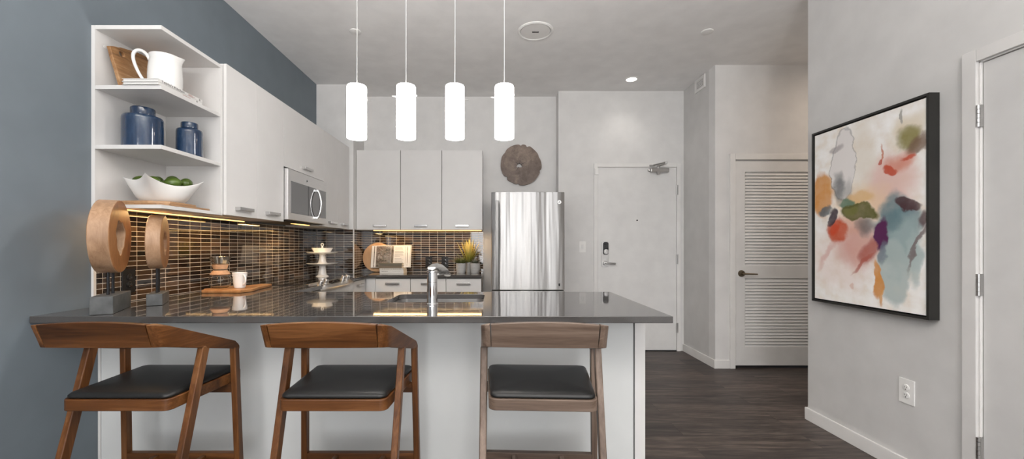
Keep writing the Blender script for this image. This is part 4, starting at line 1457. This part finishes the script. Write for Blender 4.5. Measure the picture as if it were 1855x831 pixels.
for k in range(64):
    a = 2 * PI * k / 64
    fw = 1 + 0.035 * math.cos(8 * a)
    secs.append([(cx + r * fw * math.cos(a), cy + r * fw * math.sin(a), b0 + h) for r, h in ((0.0590, 0.2125), (0.024, 0.118), (0.023, 0.118), (0.0575, 0.2125))])
fl.loft(secs, closed=True)
steel_f = plain('filter_steel', (0.72, 0.68, 0.63), 0.16, 1.0)
fo = build('filter_cone', fl, steel_f, cf)

mx, my = -1.742, 2.805
mg = thing('coffee_mug', (mx, my, b0), 'white ceramic mug on serving board right of the carafe', 'mug')
prof = [(0.0, 0.0), (0.030, 0.0), (0.034, 0.004), (0.0385, 0.030), (0.0415, 0.070), (0.0455, 0.100), (0.0465, 0.104), (0.0450, 0.105), (0.0425, 0.099), (0.0385, 0.070), (0.035, 0.030), (0.031, 0.008), (0.0, 0.006)]
build('cup', MB().lathe([(r, h + b0) for r, h in prof], (mx, my, 0), 40), M_CERAM, mg)
bd = MB()
for k in range(28):
    a = 2 * PI * k / 28
    bd.ellipsoid((mx + 0.0438 * math.cos(a), my + 0.0438 * math.sin(a), b0 + 0.085), 0.0022, 0.0022, 0.0022, None, 8, 6)
build('beaded_band', bd, M_CERAM, mg)
hp = []
for k in range(13):
    a = -PI / 2 + PI * k / 12
    hp.append((mx + (0.041 + 0.026 * math.cos(a)) * math.cos(-0.5), my + (0.041 + 0.026 * math.cos(a)) * math.sin(-0.5), b0 + 0.056 + 0.032 * math.sin(a)))
build('handle', MB().tube(hp, 0.0055, 10), M_CERAM, mg)

# ------------------------------------------------------------------ cake stands and bowl
sx, sy = -1.738, 4.135
def cake_stand(z, h, rp, rb, label):
    t = thing('cake_stand', (sx, sy, z), label, 'cake stand', 'two stacked white cake stands')
    build('pedestal', MB().lathe([(0.0, z), (rb, z), (rb, z + 0.006), (rb * 0.80, z + 0.016), (rb * 0.68, z + 0.022), (rb * 0.58, z + h * 0.5), (rb * 0.50, z + h * 0.80), (rb * 0.62, z + h - 0.010), (rb * 0.6, z + h - 0.008), (0.0, z + h - 0.008)], (sx, sy, 0), 40), M_CERAM, t)
    pr = [(0.0, z + h - 0.008), (rp * 0.55, z + h - 0.008), (rp * 0.86, z + h - 0.001), (rp, z + h + 0.010), (rp, z + h + 0.013), (rp * 0.97, z + h + 0.013), (rp * 0.85, z + h + 0.004), (0.0, z + h + 0.002)]
    n = 80
    secs = []
    for k in range(n):
        a = 2 * PI * k / n
        sc = 1 + 0.012 * abs(math.sin(4 * a))
        secs.append([(sx + max(r, 1e-4) * sc * math.cos(a), sy + max(r, 1e-4) * sc * math.sin(a), zz) for r, zz in pr])
    mb = MB().loft(secs, closed=True)
    bmesh.ops.remove_doubles(mb.bm, verts=mb.bm.verts[:], dist=3e-4)
    build('plate', mb, M_CERAM, t)


cake_stand(CT + 0.0005, 0.124, 0.148, 0.061, 'lower white pedestal cake stand standing on the rear worktop')
cake_stand(CT + 0.1272, 0.108, 0.148, 0.056, 'upper white pedestal cake stand stacked on the lower one')
bz = CT + 0.1272 + 0.1105
bw_ = thing('serving_bowl', (sx, sy, bz), 'white fluted bowl on the upper cake stand', 'bowl')
prof = [(0.0, 0.0), (0.068, 0.0), (0.074, 0.004), (0.088, 0.025), (0.098, 0.042), (0.103, 0.052), (0.100, 0.053), (0.093, 0.042), (0.082, 0.024), (0.068, 0.008), (0.0, 0.006)]
secs = []
for k in range(72):
    a = 2 * PI * k / 72
    sc = 1 + 0.022 * math.cos(8 * a)
    secs.append([(sx + max(r, 1e-4) * sc * math.cos(a), sy + max(r, 1e-4) * sc * math.sin(a), bz + h) for r, h in prof])
mb = MB().loft(secs, closed=True)
bmesh.ops.remove_doubles(mb.bm, verts=mb.bm.verts[:], dist=3e-4)
build('bowl_body', mb, M_CERAM, bw_)
pe = thing('pestle', (sx, sy, bz + 0.007), 'small white handled tool standing in fluted bowl', 'pestle')
build('shaft', MB().lathe([(0.0, bz + 0.0068), (0.016, bz + 0.008), (0.018, bz + 0.02), (0.011, bz + 0.04), (0.009, bz + 0.075)], (sx, sy, 0), 20), M_CERAM, pe)
build('loop_handle', MB().tube([(sx + 0.012 * math.cos(2 * PI * k / 20), sy, bz + 0.0835 + 0.014 * math.sin(2 * PI * k / 20)) for k in range(20)], 0.0048, 8, closed=True), M_CERAM, pe)

# ------------------------------------------------------------------ rear worktop: round board, cookbook, book stack
rb_ = thing('round_board', (-1.409, YB, CT), 'round pale wood board leaning on tiles behind the cookbook', 'board')
R_ = 0.176
tl = math.radians(11)
Mr = frame_M((-1.409, 4.925 - 0.0, CT + R_ * math.cos(tl) + 0.004), (1, 0, 0), (0, math.sin(tl), math.cos(tl)))
build('disc', MB().lathe([(0.0, -0.009), (R_ - 0.003, -0.009), (R_, -0.006), (R_, 0.006), (R_ - 0.003, 0.009), (0.0, 0.009)], (0, 0, 0), 64).xf(Mr), M_ROUND, rb_)

bkc = [(0.62, 0.60, 0.57), (0.66, 0.645, 0.62), (0.10, 0.085, 0.06), (0.13, 0.115, 0.085)]


def closed_book(x0, x1, y0, y1, z0, z1, cov, label, cat_group, spine='-y', name='book'):
    """hardback lying flat: cover boards + spine as one part, page block as another"""
    t = thing(name, ((x0 + x1) / 2, (y0 + y1) / 2, z0), label, 'book', cat_group)
    c = 0.0022
    mb = MB()
    mb.box(x0, x1, y0, y1, z0, z0 + c)
    mb.box(x0, x1, y0, y1, z1 - c, z1)
    if spine == '-y':
        mb.box(x0, x1, y0, y0 + c, z0 + c, z1 - c)
        pb = MB().box(x0 + 0.004, x1 - 0.004, y0 + c, y1 - 0.004, z0 + c, z1 - c)
    else:
        mb.box(x1 - c, x1, y0, y1, z0 + c, z1 - c)
        pb = MB().box(x0 + 0.004, x1 - c, y0 + 0.004, y1 - 0.004, z0 + c, z1 - c)
    cb = build('cover', mb, cov, t)
    build('pages', pb, M_PAGE, t)
    return t, cb


M_PAGE = plain('paper', (0.74, 0.73, 0.71), 0.8, nscale=200, var=0.06)
M_BKW = plain('white_book_cover', (0.70, 0.69, 0.67), 0.45, nscale=3)
M_BKG = plain('cream_book_cover', (0.62, 0.60, 0.56), 0.5, nscale=3)
M_BKD = plain('olive_book_cover', (0.14, 0.125, 0.09), 0.55, nscale=4)
M_BKB = plain('brown_book_cover', (0.19, 0.145, 0.10), 0.55, nscale=4)
M_INK = plain('ink', (0.06, 0.06, 0.06), 0.6)
M_INKG = plain('grey_ink', (0.25, 0.24, 0.23), 0.6)
M_INKR = plain('red_ink', (0.42, 0.20, 0.17), 0.6)
z = CT + 0.0005
g = 'books stacked under the open cookbook'
y0 = 4.695
_, c1 = closed_book(-1.318, -1.046, y0, y0 + 0.20, z, z + 0.036, M_BKW, 'thick white book at bottom of the stack before the cookbook', g)
build('spine_text', text_mb('Simple Table', 0.013, frame_M((-1.295, y0 - 0.0004, z + 0.013), (1, 0, 0), (0, 0, 1))), M_INK, c1) if False else None
_, c2 = closed_book(-1.322, -1.050, y0 - 0.002, y0 + 0.20, z + 0.0365, z + 0.0555, M_BKG, 'cream book lying on the thick white bottom book', g)
_, c3 = closed_book(-1.330, -1.068, y0 + 0.004, y0 + 0.112, z + 0.056, z + 0.0825, M_BKB, 'brown book with worn spine under the olive book', g)
_, c4 = closed_book(-1.326, -1.066, y0 + 0.002, y0 + 0.108, z + 0.083, z + 0.1125, M_BKD, 'olive book on top of the stack before the cookbook', g)
# worn unreadable spine print as little dashes
def dashes(parent, x0, x1, y, z, hgt, n, mat, seed):
    rnd = random.Random(seed)
    mb = MB()
    x = x0
    w = (x1 - x0) / n
    for k in range(n):
        ww_ = w * rnd.uniform(0.35, 0.8)
        mb.box(x, x + ww_, y - 0.0006, y, z - hgt / 2, z + hgt / 2 * rnd.uniform(0.5, 1.0))
        x += w
    build('spine_print', mb, mat, parent)


dashes(c1, -1.298, -1.222, y0, z + 0.020, 0.007, 11, M_INK, 1)
dashes(c1, -1.170, -1.085, y0, z + 0.021, 0.003, 9, M_INKG, 2)
dashes(c2, -1.290, -1.070, y0 - 0.002, z + 0.047, 0.006, 9, M_INKG, 3)


# open cookbook
def photo_page_mat():
    m, nt, b = new_mat('printed_food_photo')
    v = coords(nt)
    n1 = noise(nt, v, 24, 4, 0.6, 1.0)
    n2 = noise(nt, v, 13, 3, 0.6, 0.8)
    a = ramp(nt, n1, [(0.34, (0.012, 0.010, 0.010)), (0.45, (0.07, 0.042, 0.034)), (0.52, (0.33, 0.25, 0.22)), (0.58, (0.04, 0.035, 0.03)), (0.66, (0.62, 0.58, 0.56))])
    c = ramp(nt, n2, [(0.35, (0.25, 0.21, 0.20)), (0.52, (0.07, 0.085, 0.05)), (0.64, (0.62, 0.59, 0.57))])
    mx = nt.nodes.new('ShaderNodeMix')
    mx.data_type = 'RGBA'
    mx.inputs[0].default_value = 0.4
    nt.links.new(a, mx.inputs[6])
    nt.links.new(c, mx.inputs[7])
    nt.links.new(mx.outputs[2], b.inputs['Base Color'])
    setin(b, 'Roughness', 0.4)
    return m


M_PHOTO = photo_page_mat()
oz = z + 0.0565
ob_ = thing('open_cookbook', (-1.215, 4.84, oz), 'open cookbook with food photo page leaning on the round board', 'book')
tb = math.radians(12)
# local frame: x along the wall, y up the page, z out towards the viewer
Mo = frame_M((-1.232, 4.838, oz), (1, 0, 0.012), (0, math.sin(tb), math.cos(tb)))
W2, HH = 0.232, 0.262
build('cover', MB().box(-W2 - 0.005, W2 + 0.005, 0, HH + 0.006, -0.012, -0.009).xf(Mo), M_BKG, ob_)


def page_block(s, w0, w1):
    secs = []
    for k in range(9):
        f = k / 8
        x = s * (w0 + (w1 - w0) * f)
        zc = 0.010 * math.sin(PI * min(1, f * 1.15 + 0.08)) ** 0.7 - 0.002
        secs.append([(x, 0.003, -0.0088), (x, HH + 0.002, -0.0088), (x, HH + 0.002, zc), (x, 0.003, zc)])
    return MB().loft(secs)


build('page_block', page_block(-1, 0.002, W2).xf(Mo), M_PAGE, ob_)
build('page_block', page_block(1, 0.002, W2 - 0.01).xf(Mo), M_PAGE, ob_)


def skin(s, w0, w1, ya, yb, off=0.0006, tw0=0.002, tw1=None):
    tw1 = tw1 or W2
    bm_ = MB()
    secs = []
    for k in range(11):
        x = w0 + (w1 - w0) * k / 10
        f = (x - tw0) / (tw1 - tw0)
        zc = 0.010 * math.sin(PI * min(1, f * 1.15 + 0.08)) ** 0.7 - 0.002
        secs.append([(s * x, ya, zc + 0.0001), (s * x, yb, zc + 0.0001), (s * x, yb, zc + off), (s * x, ya, zc + off)])
    return bm_.loft(secs)


build('photo_print', skin(-1, 0.003, 0.205, 0.008, HH - 0.004).xf(Mo), M_PHOTO, ob_, label='printed food photograph')
build('photo_print', skin(1, 0.003, 0.030, 0.008, HH - 0.004, 0.0006, 0.002, W2 - 0.01).xf(Mo), M_PHOTO, ob_)
build('photo_print', skin(1, 0.170, 0.196, 0.02, HH - 0.01, 0.0006, 0.002, W2 - 0.01).xf(Mo), M_PHOTO, ob_)
tx = MB()
rnd = random.Random(5)
for k in range(14):
    yy = HH - 0.03 - k * 0.0145
    if k in (2, 8):
        continue
    q = skin(1, 0.045, 0.045 + rnd.uniform(0.06, 0.105), yy, yy + 0.0035, 0.0006, 0.002, W2 - 0.01)
    me_ = bpy.data.meshes.new('tmp')
    q.bm.to_mesh(me_)
    tx.bm.from_mesh(me_)
    bpy.data.meshes.remove(me_)
    q.bm.free()
build('text_lines', tx.xf(Mo), M_INKG, ob_)

# ------------------------------------------------------------------ potted plants
def pot_mat():
    m, nt, b = new_mat('woven_grey_pot')
    v = coords(nt)
    w = nt.nodes.new('ShaderNodeTexBrick')
    w.inputs['Scale'].default_value = 1.0
    w.inputs['Brick Width'].default_value = 0.012
    w.inputs['Row Height'].default_value = 0.008
    w.inputs['Mortar Size'].default_value = 0.0012
    w.inputs['Color1'].default_value = (0.50, 0.50, 0.49, 1)
    w.inputs['Color2'].default_value = (0.58, 0.58, 0.57, 1)
    w.inputs['Mortar'].default_value = (0.36, 0.36, 0.35, 1)
    sp_ = nt.nodes.new('ShaderNodeSeparateXYZ')
    nt.links.new(v, sp_.inputs[0])
    cb_ = nt.nodes.new('ShaderNodeCombineXYZ')
    nt.links.new(sp_.outputs[0], cb_.inputs[0])
    nt.links.new(sp_.outputs[2], cb_.inputs[1])
    nt.links.new(cb_.outputs[0], w.inputs['Vector'])
    nt.links.new(w.outputs['Color'], b.inputs['Base Color'])
    setin(b, 'Roughness', 0.7)
    bump(nt, b, w.outputs['Fac'], -0.5, 0.002)
    return m


M_POT = pot_mat()
M_SOIL = plain('soil', (0.05, 0.035, 0.025), 0.9, var=0.4, nscale=80)


def leaf_mat(name, lo, mid, hi, z0, z1):
    m, nt, b = new_mat(name)
    v = coords(nt)
    sp_ = nt.nodes.new('ShaderNodeSeparateXYZ')
    nt.links.new(v, sp_.inputs[0])
    mr = nt.nodes.new('ShaderNodeMapRange')
    mr.inputs[1].default_value = z0
    mr.inputs[2].default_value = z1
    nt.links.new(sp_.outputs[2], mr.inputs[0])
    ad = nt.nodes.new('ShaderNodeMath')
    ad.operation = 'MULTIPLY_ADD'
    nt.links.new(noise(nt, v, 60, 2), ad.inputs[0])
    ad.inputs[1].default_value = 0.5
    nt.links.new(mr.outputs[0], ad.inputs[2])
    nt.links.new(ramp(nt, ad.outputs[0], [(0.25, lo), (0.6, mid), (0.95, hi)]), b.inputs['Base Color'])
    setin(b, 'Roughness', 0.5)
    MATS[name] = m
    return m


def blade(mb, base, az, lean, ln, w, curl=0.3, n=6):
    ca_, sa_ = math.cos(az), math.sin(az)
    p = Vector(base)
    ang = lean
    rows = []
    for k in range(n + 1):
        f = k / n
        ww_ = w * (1 - f) ** 0.7 * (0.55 + 0.9 * min(1, f * 3))
        side = Vector((-sa_, ca_, 0)) * ww_
        nrm = Vector((ca_ * math.cos(ang), sa_ * math.cos(ang), -math.sin(ang))) * max(ww_ * 0.25, 0.0002)
        rows.append([tuple(p - side), tuple(p - nrm), tuple(p + side), tuple(p + nrm)])
        st_ = ln / n
        p = p + Vector((ca_ * math.sin(ang), sa_ * math.sin(ang), math.cos(ang))) * st_
        ang += curl / n
    mb.loft(rows)


def pot(t, x, y, r, h, z0):
    pr = [(0.0, 0.0), (r * 0.82, 0.0), (r * 0.90, h * 0.12), (r, h * 0.5), (r * 0.99, h * 0.95), (r * 0.97, h), (r * 0.88, h), (r * 0.88, h - 0.012), (0.0, h - 0.012)]
    build('pot', MB().lathe([(a, b_ + z0) for a, b_ in pr], (x, y, 0), 40), M_POT, t)
    build('soil', MB().lathe([(r * 0.87, z0 + h - 0.0118), (r * 0.5, z0 + h - 0.006), (0.0, z0 + h - 0.004)], (x, y, 0), 24), M_SOIL, t)


zp = CT + 0.0005
gk = 'three potted plants beside the fridge'
rnd = random.Random(11)
x, y = -0.396, 4.77
t = thing('potted_shrub', (x, y, zp), 'short bushy green plant in left woven grey pot', 'potted plant', gk)
pot(t, x, y, 0.058, 0.112, zp)
mb = MB()
for k in range(210):
    a, l = rnd.uniform(0, 2 * PI), rnd.uniform(0.0, 1.15)
    r = 0.045 * math.sqrt(rnd.random())
    blade(mb, (x + r * math.cos(a), y + r * math.sin(a), zp + 0.10), a, l, rnd.uniform(0.06, 0.115), 0.0022, 0.5, 4)
build('leaves', mb, leaf_mat('shrub_green', (0.035, 0.05, 0.012), (0.11, 0.13, 0.035), (0.24, 0.25, 0.085), 0.10, 0.22), t, label='fine green leaves')
x, y = -0.313, 4.885
t = thing('potted_grass', (x, y, zp), 'tall yellow-green spiky grass in rear narrow grey pot', 'potted plant', gk, 'thing')
pot(t, x, y, 0.040, 0.118, zp)
mb = MB()
for k in range(100):
    a = rnd.uniform(0, 2 * PI)
    l = abs(rnd.gauss(0, 0.50))
    r = 0.028 * math.sqrt(rnd.random())
    if y + math.sin(a) * math.sin(l) * 0.3 > YB - 0.03:
        l *= 0.25
    blade(mb, (x + r * math.cos(a), y + r * math.sin(a), zp + 0.108), a, min(l, 0.95), rnd.uniform(0.17, 0.325) * (1 - 0.12 * min(l, 0.9)), 0.0062, 0.12, 6)
build('leaves', mb, leaf_mat('grass_yellow', (0.08, 0.11, 0.02), (0.36, 0.34, 0.06), (0.74, 0.62, 0.20), 0.10, 0.36), t, label='yellow-green grass blades')
x, y = -0.232, 4.77
t = thing('potted_succulent', (x, y, zp), 'low grey-green succulent in right woven grey pot', 'potted plant', gk)
pot(t, x, y, 0.059, 0.112, zp)
mb = MB()
for ring_, (cnt, l, ln) in enumerate(((9, 1.15, 0.075), (8, 0.8, 0.07), (7, 0.45, 0.06), (5, 0.15, 0.05))):
    for k in range(cnt):
        blade(mb, (x, y, zp + 0.103), 2 * PI * k / cnt + ring_ * 0.4, l, ln, 0.013, -0.4, 6)
build('leaves', mb, leaf_mat('succulent_green', (0.06, 0.075, 0.05), (0.16, 0.18, 0.13), (0.26, 0.26, 0.21), 0.10, 0.17), t, label='thick grey-green rosette leaves')

# ------------------------------------------------------------------ open shelves: board, jug, books
zs = 2.0265
wbm = thing('rustic_board', (-1.95, 2.27, zs), 'weathered wood board with hole leaning behind white jug', 'board')
pv = [(2.084, 2.238), (2.15, 2.262), (2.25, 2.285), (2.36, 2.288), (2.43, 2.27), (2.455, 2.16), (2.455, 2.033), (2.12, 2.028), (2.115, 2.06), (2.10, 2.14)]
hl = [(2.150 + 0.017 * math.cos(a), 2.226 + 0.014 * math.sin(a)) for a in [2 * PI * k / 16 for k in range(16)]]
mb = MB().hull_holes(wobble(pv, 0.0015, 4, 9), [hl], 0, 0.018)
mb.xf(Matrix(((0, 0, 1, 0), (1, 0, 0, 0), (0, 1, 0, 0), (0, 0, 0, 1))))
sh = Matrix(((1, 0, -0.16, -1.612), (0, 1, 0, 0), (0, 0, 1, 0), (0, 0, 0, 1)))
build('plank', mb.xf(sh), M_OLDBOARD, wbm, smooth=30, bevel=0.002)

t2, cB = closed_book(-1.852, -1.671, 2.040, 2.345, zs, zs + 0.0138, M_BKW, 'lower thin white cookbook lying on the upper shelf', 'two white cookbooks under the jug', '+x')
t3, cA = closed_book(-1.850, -1.669, 2.038, 2.343, zs + 0.0142, zs + 0.0285, M_BKW, 'upper white cookbook with a lettered spine, directly under the jug', 'two white cookbooks under the jug', '+x')
build('spine_title', text_mb("Teisha's Kitchen", 0.0165, frame_M((-1.6688, 2.056, zs + 0.0170), (0, 1, 0), (0, 0, 1)) @ Matrix.Diagonal((1.42, 1.0, 1.0, 1.0))), M_INK, cA, label='dark serif spine title')
sp2 = MB()
for k, (a, w) in enumerate(((2.238, 0.035), (2.238, 0.05), (2.238, 0.028))):
    sp2.box(-1.6690, -1.6684, a, a + w, zs + 0.0168 + k * 0.0036, zs + 0.0184 + k * 0.0036)
build('spine_print', sp2, M_INKR, cA)
build('spine_mark', MB().box(-1.6690, -1.6684, 2.318, 2.327, zs + 0.0175, zs + 0.0258), M_INKG, cA)
build('spine_print', MB().box(-1.6710, -1.6704, 2.20, 2.255, zs + 0.006, zs + 0.008), M_INKR, cB)
build('spine_mark', MB().box(-1.6710, -1.6704, 2.300, 2.309, zs + 0.003, zs + 0.011), M_INKG, cB)

jx, jy, jz = -1.768, 2.205, zs + 0.029
jg = thing('jug', (jx, jy, jz), 'large white ceramic jug standing on the two shelf cookbooks', 'jug')
op = [(0.0, 0.0), (0.064, 0.0), (0.070, 0.004), (0.0755, 0.03), (0.0765, 0.07), (0.0745, 0.11), (0.071, 0.142), (0.0675, 0.156), (0.0675, 0.166), (0.070, 0.178), (0.0705, 0.180),
      (0.0675, 0.180), (0.0645, 0.166), (0.0645, 0.156), (0.066, 0.14), (0.071, 0.11), (0.073, 0.07), (0.071, 0.03), (0.06, 0.006), (0.0, 0.005)]
secs = []
spd = math.radians(25)
for k in range(64):
    a = 2 * PI * k / 64
    dlt = math.atan2(math.sin(a - spd), math.cos(a - spd))
    ring = []
    for r, h in op:
        e = math.exp(-(dlt / 0.30) ** 2) * max(0, (h - 0.14) / 0.04) * 0.016
        ring.append((jx + (max(r, 1e-4) + e) * math.cos(a), jy + (max(r, 1e-4) + e) * math.sin(a), jz + h + e * 0.1))
    secs.append(ring)
mb = MB().loft(secs, closed=True)
bmesh.ops.remove_doubles(mb.bm, verts=mb.bm.verts[:], dist=3e-4)
build('jug_body', mb, M_CERAM, jg, smooth=50)
had = math.radians(212)
hp = []
for r, h in ((0.064, 0.150), (0.074, 0.172), (0.094, 0.190), (0.116, 0.189), (0.130, 0.170), (0.131, 0.140), (0.122, 0.105), (0.108, 0.07), (0.094, 0.045), (0.078, 0.02), (0.070, 0.010)):
    hp.append((jx + r * math.cos(had), jy + r * math.sin(had), jz + h))
hp = smooth_path(hp)
build('handle', MB().tube(hp, [0.0092 - 0.0022 * k / (len(hp) - 1) for k in range(len(hp))], 14), M_CERAM, jg)

# ------------------------------------------------------------------ open shelves: lidded jars
def jar(x, y, r, h, rl, hl_, z0, label):
    t = thing('lidded_jar', (x, y, z0), label, 'jar', 'blue glazed lidded jars')
    pr = [(0.0, 0.0), (r * 0.94, 0.0), (r * 0.985, 0.006), (r, 0.02), (r, h - 0.018), (r * 0.985, h - 0.008), (r * 0.93, h - 0.001), (rl * 0.95, h + 0.002), (rl * 0.9, h + 0.006), (0.0, h + 0.006)]
    build('jar_body', MB().lathe([(a, b_ + z0) for a, b_ in pr], (x, y, 0), 56), M_GLAZE, t)
    lz = z0 + h + 0.0065
    pr = [(0.0, 0.0), (rl * 0.97, 0.0), (rl, 0.004), (rl, hl_ - 0.006), (rl * 0.96, hl_ - 0.001), (rl * 0.9, hl_), (0.0, hl_ - 0.002)]
    build('lid', MB().lathe([(a, b_ + lz) for a, b_ in pr], (x, y, 0), 48), M_GLAZE, t)


zj = 1.729
jar(-1.884, 2.200, 0.089, 0.184, 0.0535, 0.040, zj, 'larger blue glazed lidded jar on the middle shelf')
jar(-1.758, 2.365, 0.064, 0.162, 0.0415, 0.033, zj, 'smaller blue glazed lidded jar beside the larger one')

# ------------------------------------------------------------------ bottom shelf: live-edge boards, bowl, limes
zb0 = 1.4311
pv = [(-1.965, 2.062), (-1.72, 2.060), (-1.668, 2.10), (-1.664, 2.25), (-1.668, 2.40), (-1.72, 2.45), (-1.90, 2.44), (-1.97, 2.30)]
build('live_edge_board', MB().prism(wobble(pv, 0.004, 5, 21), zb0, zb0 + 0.010), M_LIVE, None, None, 35, bevel=0.002, label='thin live-edge wood board lying on the bottom shelf', cat='board', group='live-edge boards under the lime bowl')
pv = [(-1.92, 2.085), (-1.76, 2.080), (-1.68, 2.13), (-1.676, 2.24), (-1.69, 2.33), (-1.78, 2.39), (-1.90, 2.37), (-1.94, 2.22)]
build('live_edge_board', MB().prism(wobble(pv, 0.004, 5, 22), zb0 + 0.0105, zb0 + 0.024), M_LIVE, None, None, 35, bevel=0.003, label='upper smaller live-edge board directly under the lime bowl', cat='board', group='live-edge boards under the lime bowl')

zw = zb0 + 0.0245
BCn = Vector((-1.800, 2.225, 0))
cor = [Vector((-1.945, 2.150, 0)), Vector((-1.722, 2.020, 0)), Vector((-1.632, 2.305, 0)), Vector((-1.860, 2.425, 0))]
bt = thing('fruit_bowl', (BCn.x, BCn.y, zw), 'white four-pointed bowl of limes on the bottom shelf', 'bowl')
NS = 16


def bowl_ring(f, up):
    """f: 0 base .. 1 rim ; up: thickness offset"""
    ring = []
    for s in range(4):
        a, c = cor[s], cor[(s + 1) % 4]
        for k in range(NS):
            q = k / NS
            mid = a.lerp(c, q)
            sag = 1 - (2 * q - 1) ** 2
            inward = 1 - 0.10 * sag
            rim = BCn + (mid - BCn) * inward
            ang = math.atan2(mid.y - BCn.y, mid.x - BCn.x)
            base = BCn + Vector((math.cos(ang), math.sin(ang), 0)) * 0.080
            hrim = 0.128 - (0.020, 0.042, 0.040, 0.040)[s] * (sag ** 0.8)
            rp = (rim - BCn).length
            r_ = 0.080 + (0.150 + (rp - 0.150) * f ** 1.8 - 0.080) * f
            dv_ = (rim - BCn).normalized().lerp(Vector((math.cos(ang), math.sin(ang), 0)), 0.0)
            p = BCn + dv_ * r_
            z_ = zw + hrim * (f ** 1.75)
            inn = (BCn - p)
            inn.z = 0
            if inn.length > 0:
                inn.normalize()
            p = p + inn * up * 0.8
            ring.append((p.x, p.y, z_ + up * (1.0 if f < 0.5 else 0.25)))
    return ring


fs_ = [0.0, 0.1, 0.25, 0.4, 0.55, 0.7, 0.85, 1.0]
rows = [bowl_ring(f, 0.0) for f in fs_] + [bowl_ring(f, 0.005) for f in reversed(fs_)]
build('bowl_body', MB().loft(rows), M_BOWL, bt, smooth=85)
M_LIME = plain('lime_skin', (0.062, 0.105, 0.012), 0.30, var=0.35, nscale=25, bmp=0.1, bscale=220)
LM = [((-1.722, 2.195, 0.104), 0.4), ((-1.705, 2.270, 0.112), 2.0), ((-1.775, 2.225, 0.095), 1.2), ((-1.782, 2.272, 0.126), 2.6), ((-1.805, 2.160, 0.106), 0.1),
      ((-1.848, 2.250, 0.120), 2.0), ((-1.882, 2.188, 0.112), 0.9), ((-1.825, 2.330, 0.108), 0.3)]
LML = ['lime at front rim of bowl, centre of the pile', 'lime at right end of the bowl, behind the front lime', 'shaded lime half hidden below the bowl rim, left of the front lime',
       'lime with pale tip on top, middle of the bowl', 'lime mostly hidden behind the raised front corner of bowl', 'lime just right of the raised bowl corner, farther back',
       'lime peeking over the bowl rim at far left', 'lime at back of the bowl against the shelf wall']
lm0 = None
for (p, a), lab in zip(LM, LML):
    if lm0 is None:
        mb = MB()
        rows = []
        L_, R0 = 0.040, 0.030
        prof = [(0.0, -L_)] + [(R0 * math.sin(PI * k / 14) ** 0.85, -L_ * math.cos(PI * k / 14)) for k in range(1, 14)] + [(0.006, L_ + 0.001), (0.004, L_ + 0.006), (0.0, L_ + 0.008)]
        mb.lathe(prof, (0, 0, 0), 24, axis=0)
        lm0 = build('lime', mb, M_LIME, None, (0, 0, 0), 60, cat='lime', group='limes in the white bowl')
        o = lm0
    else:
        o = lm0.copy()
        COL.objects.link(o)
    o.location = (p[0], p[1], zw + p[2])
    o.rotation_euler = (0.3, -0.15, a)
    o['label'] = lab
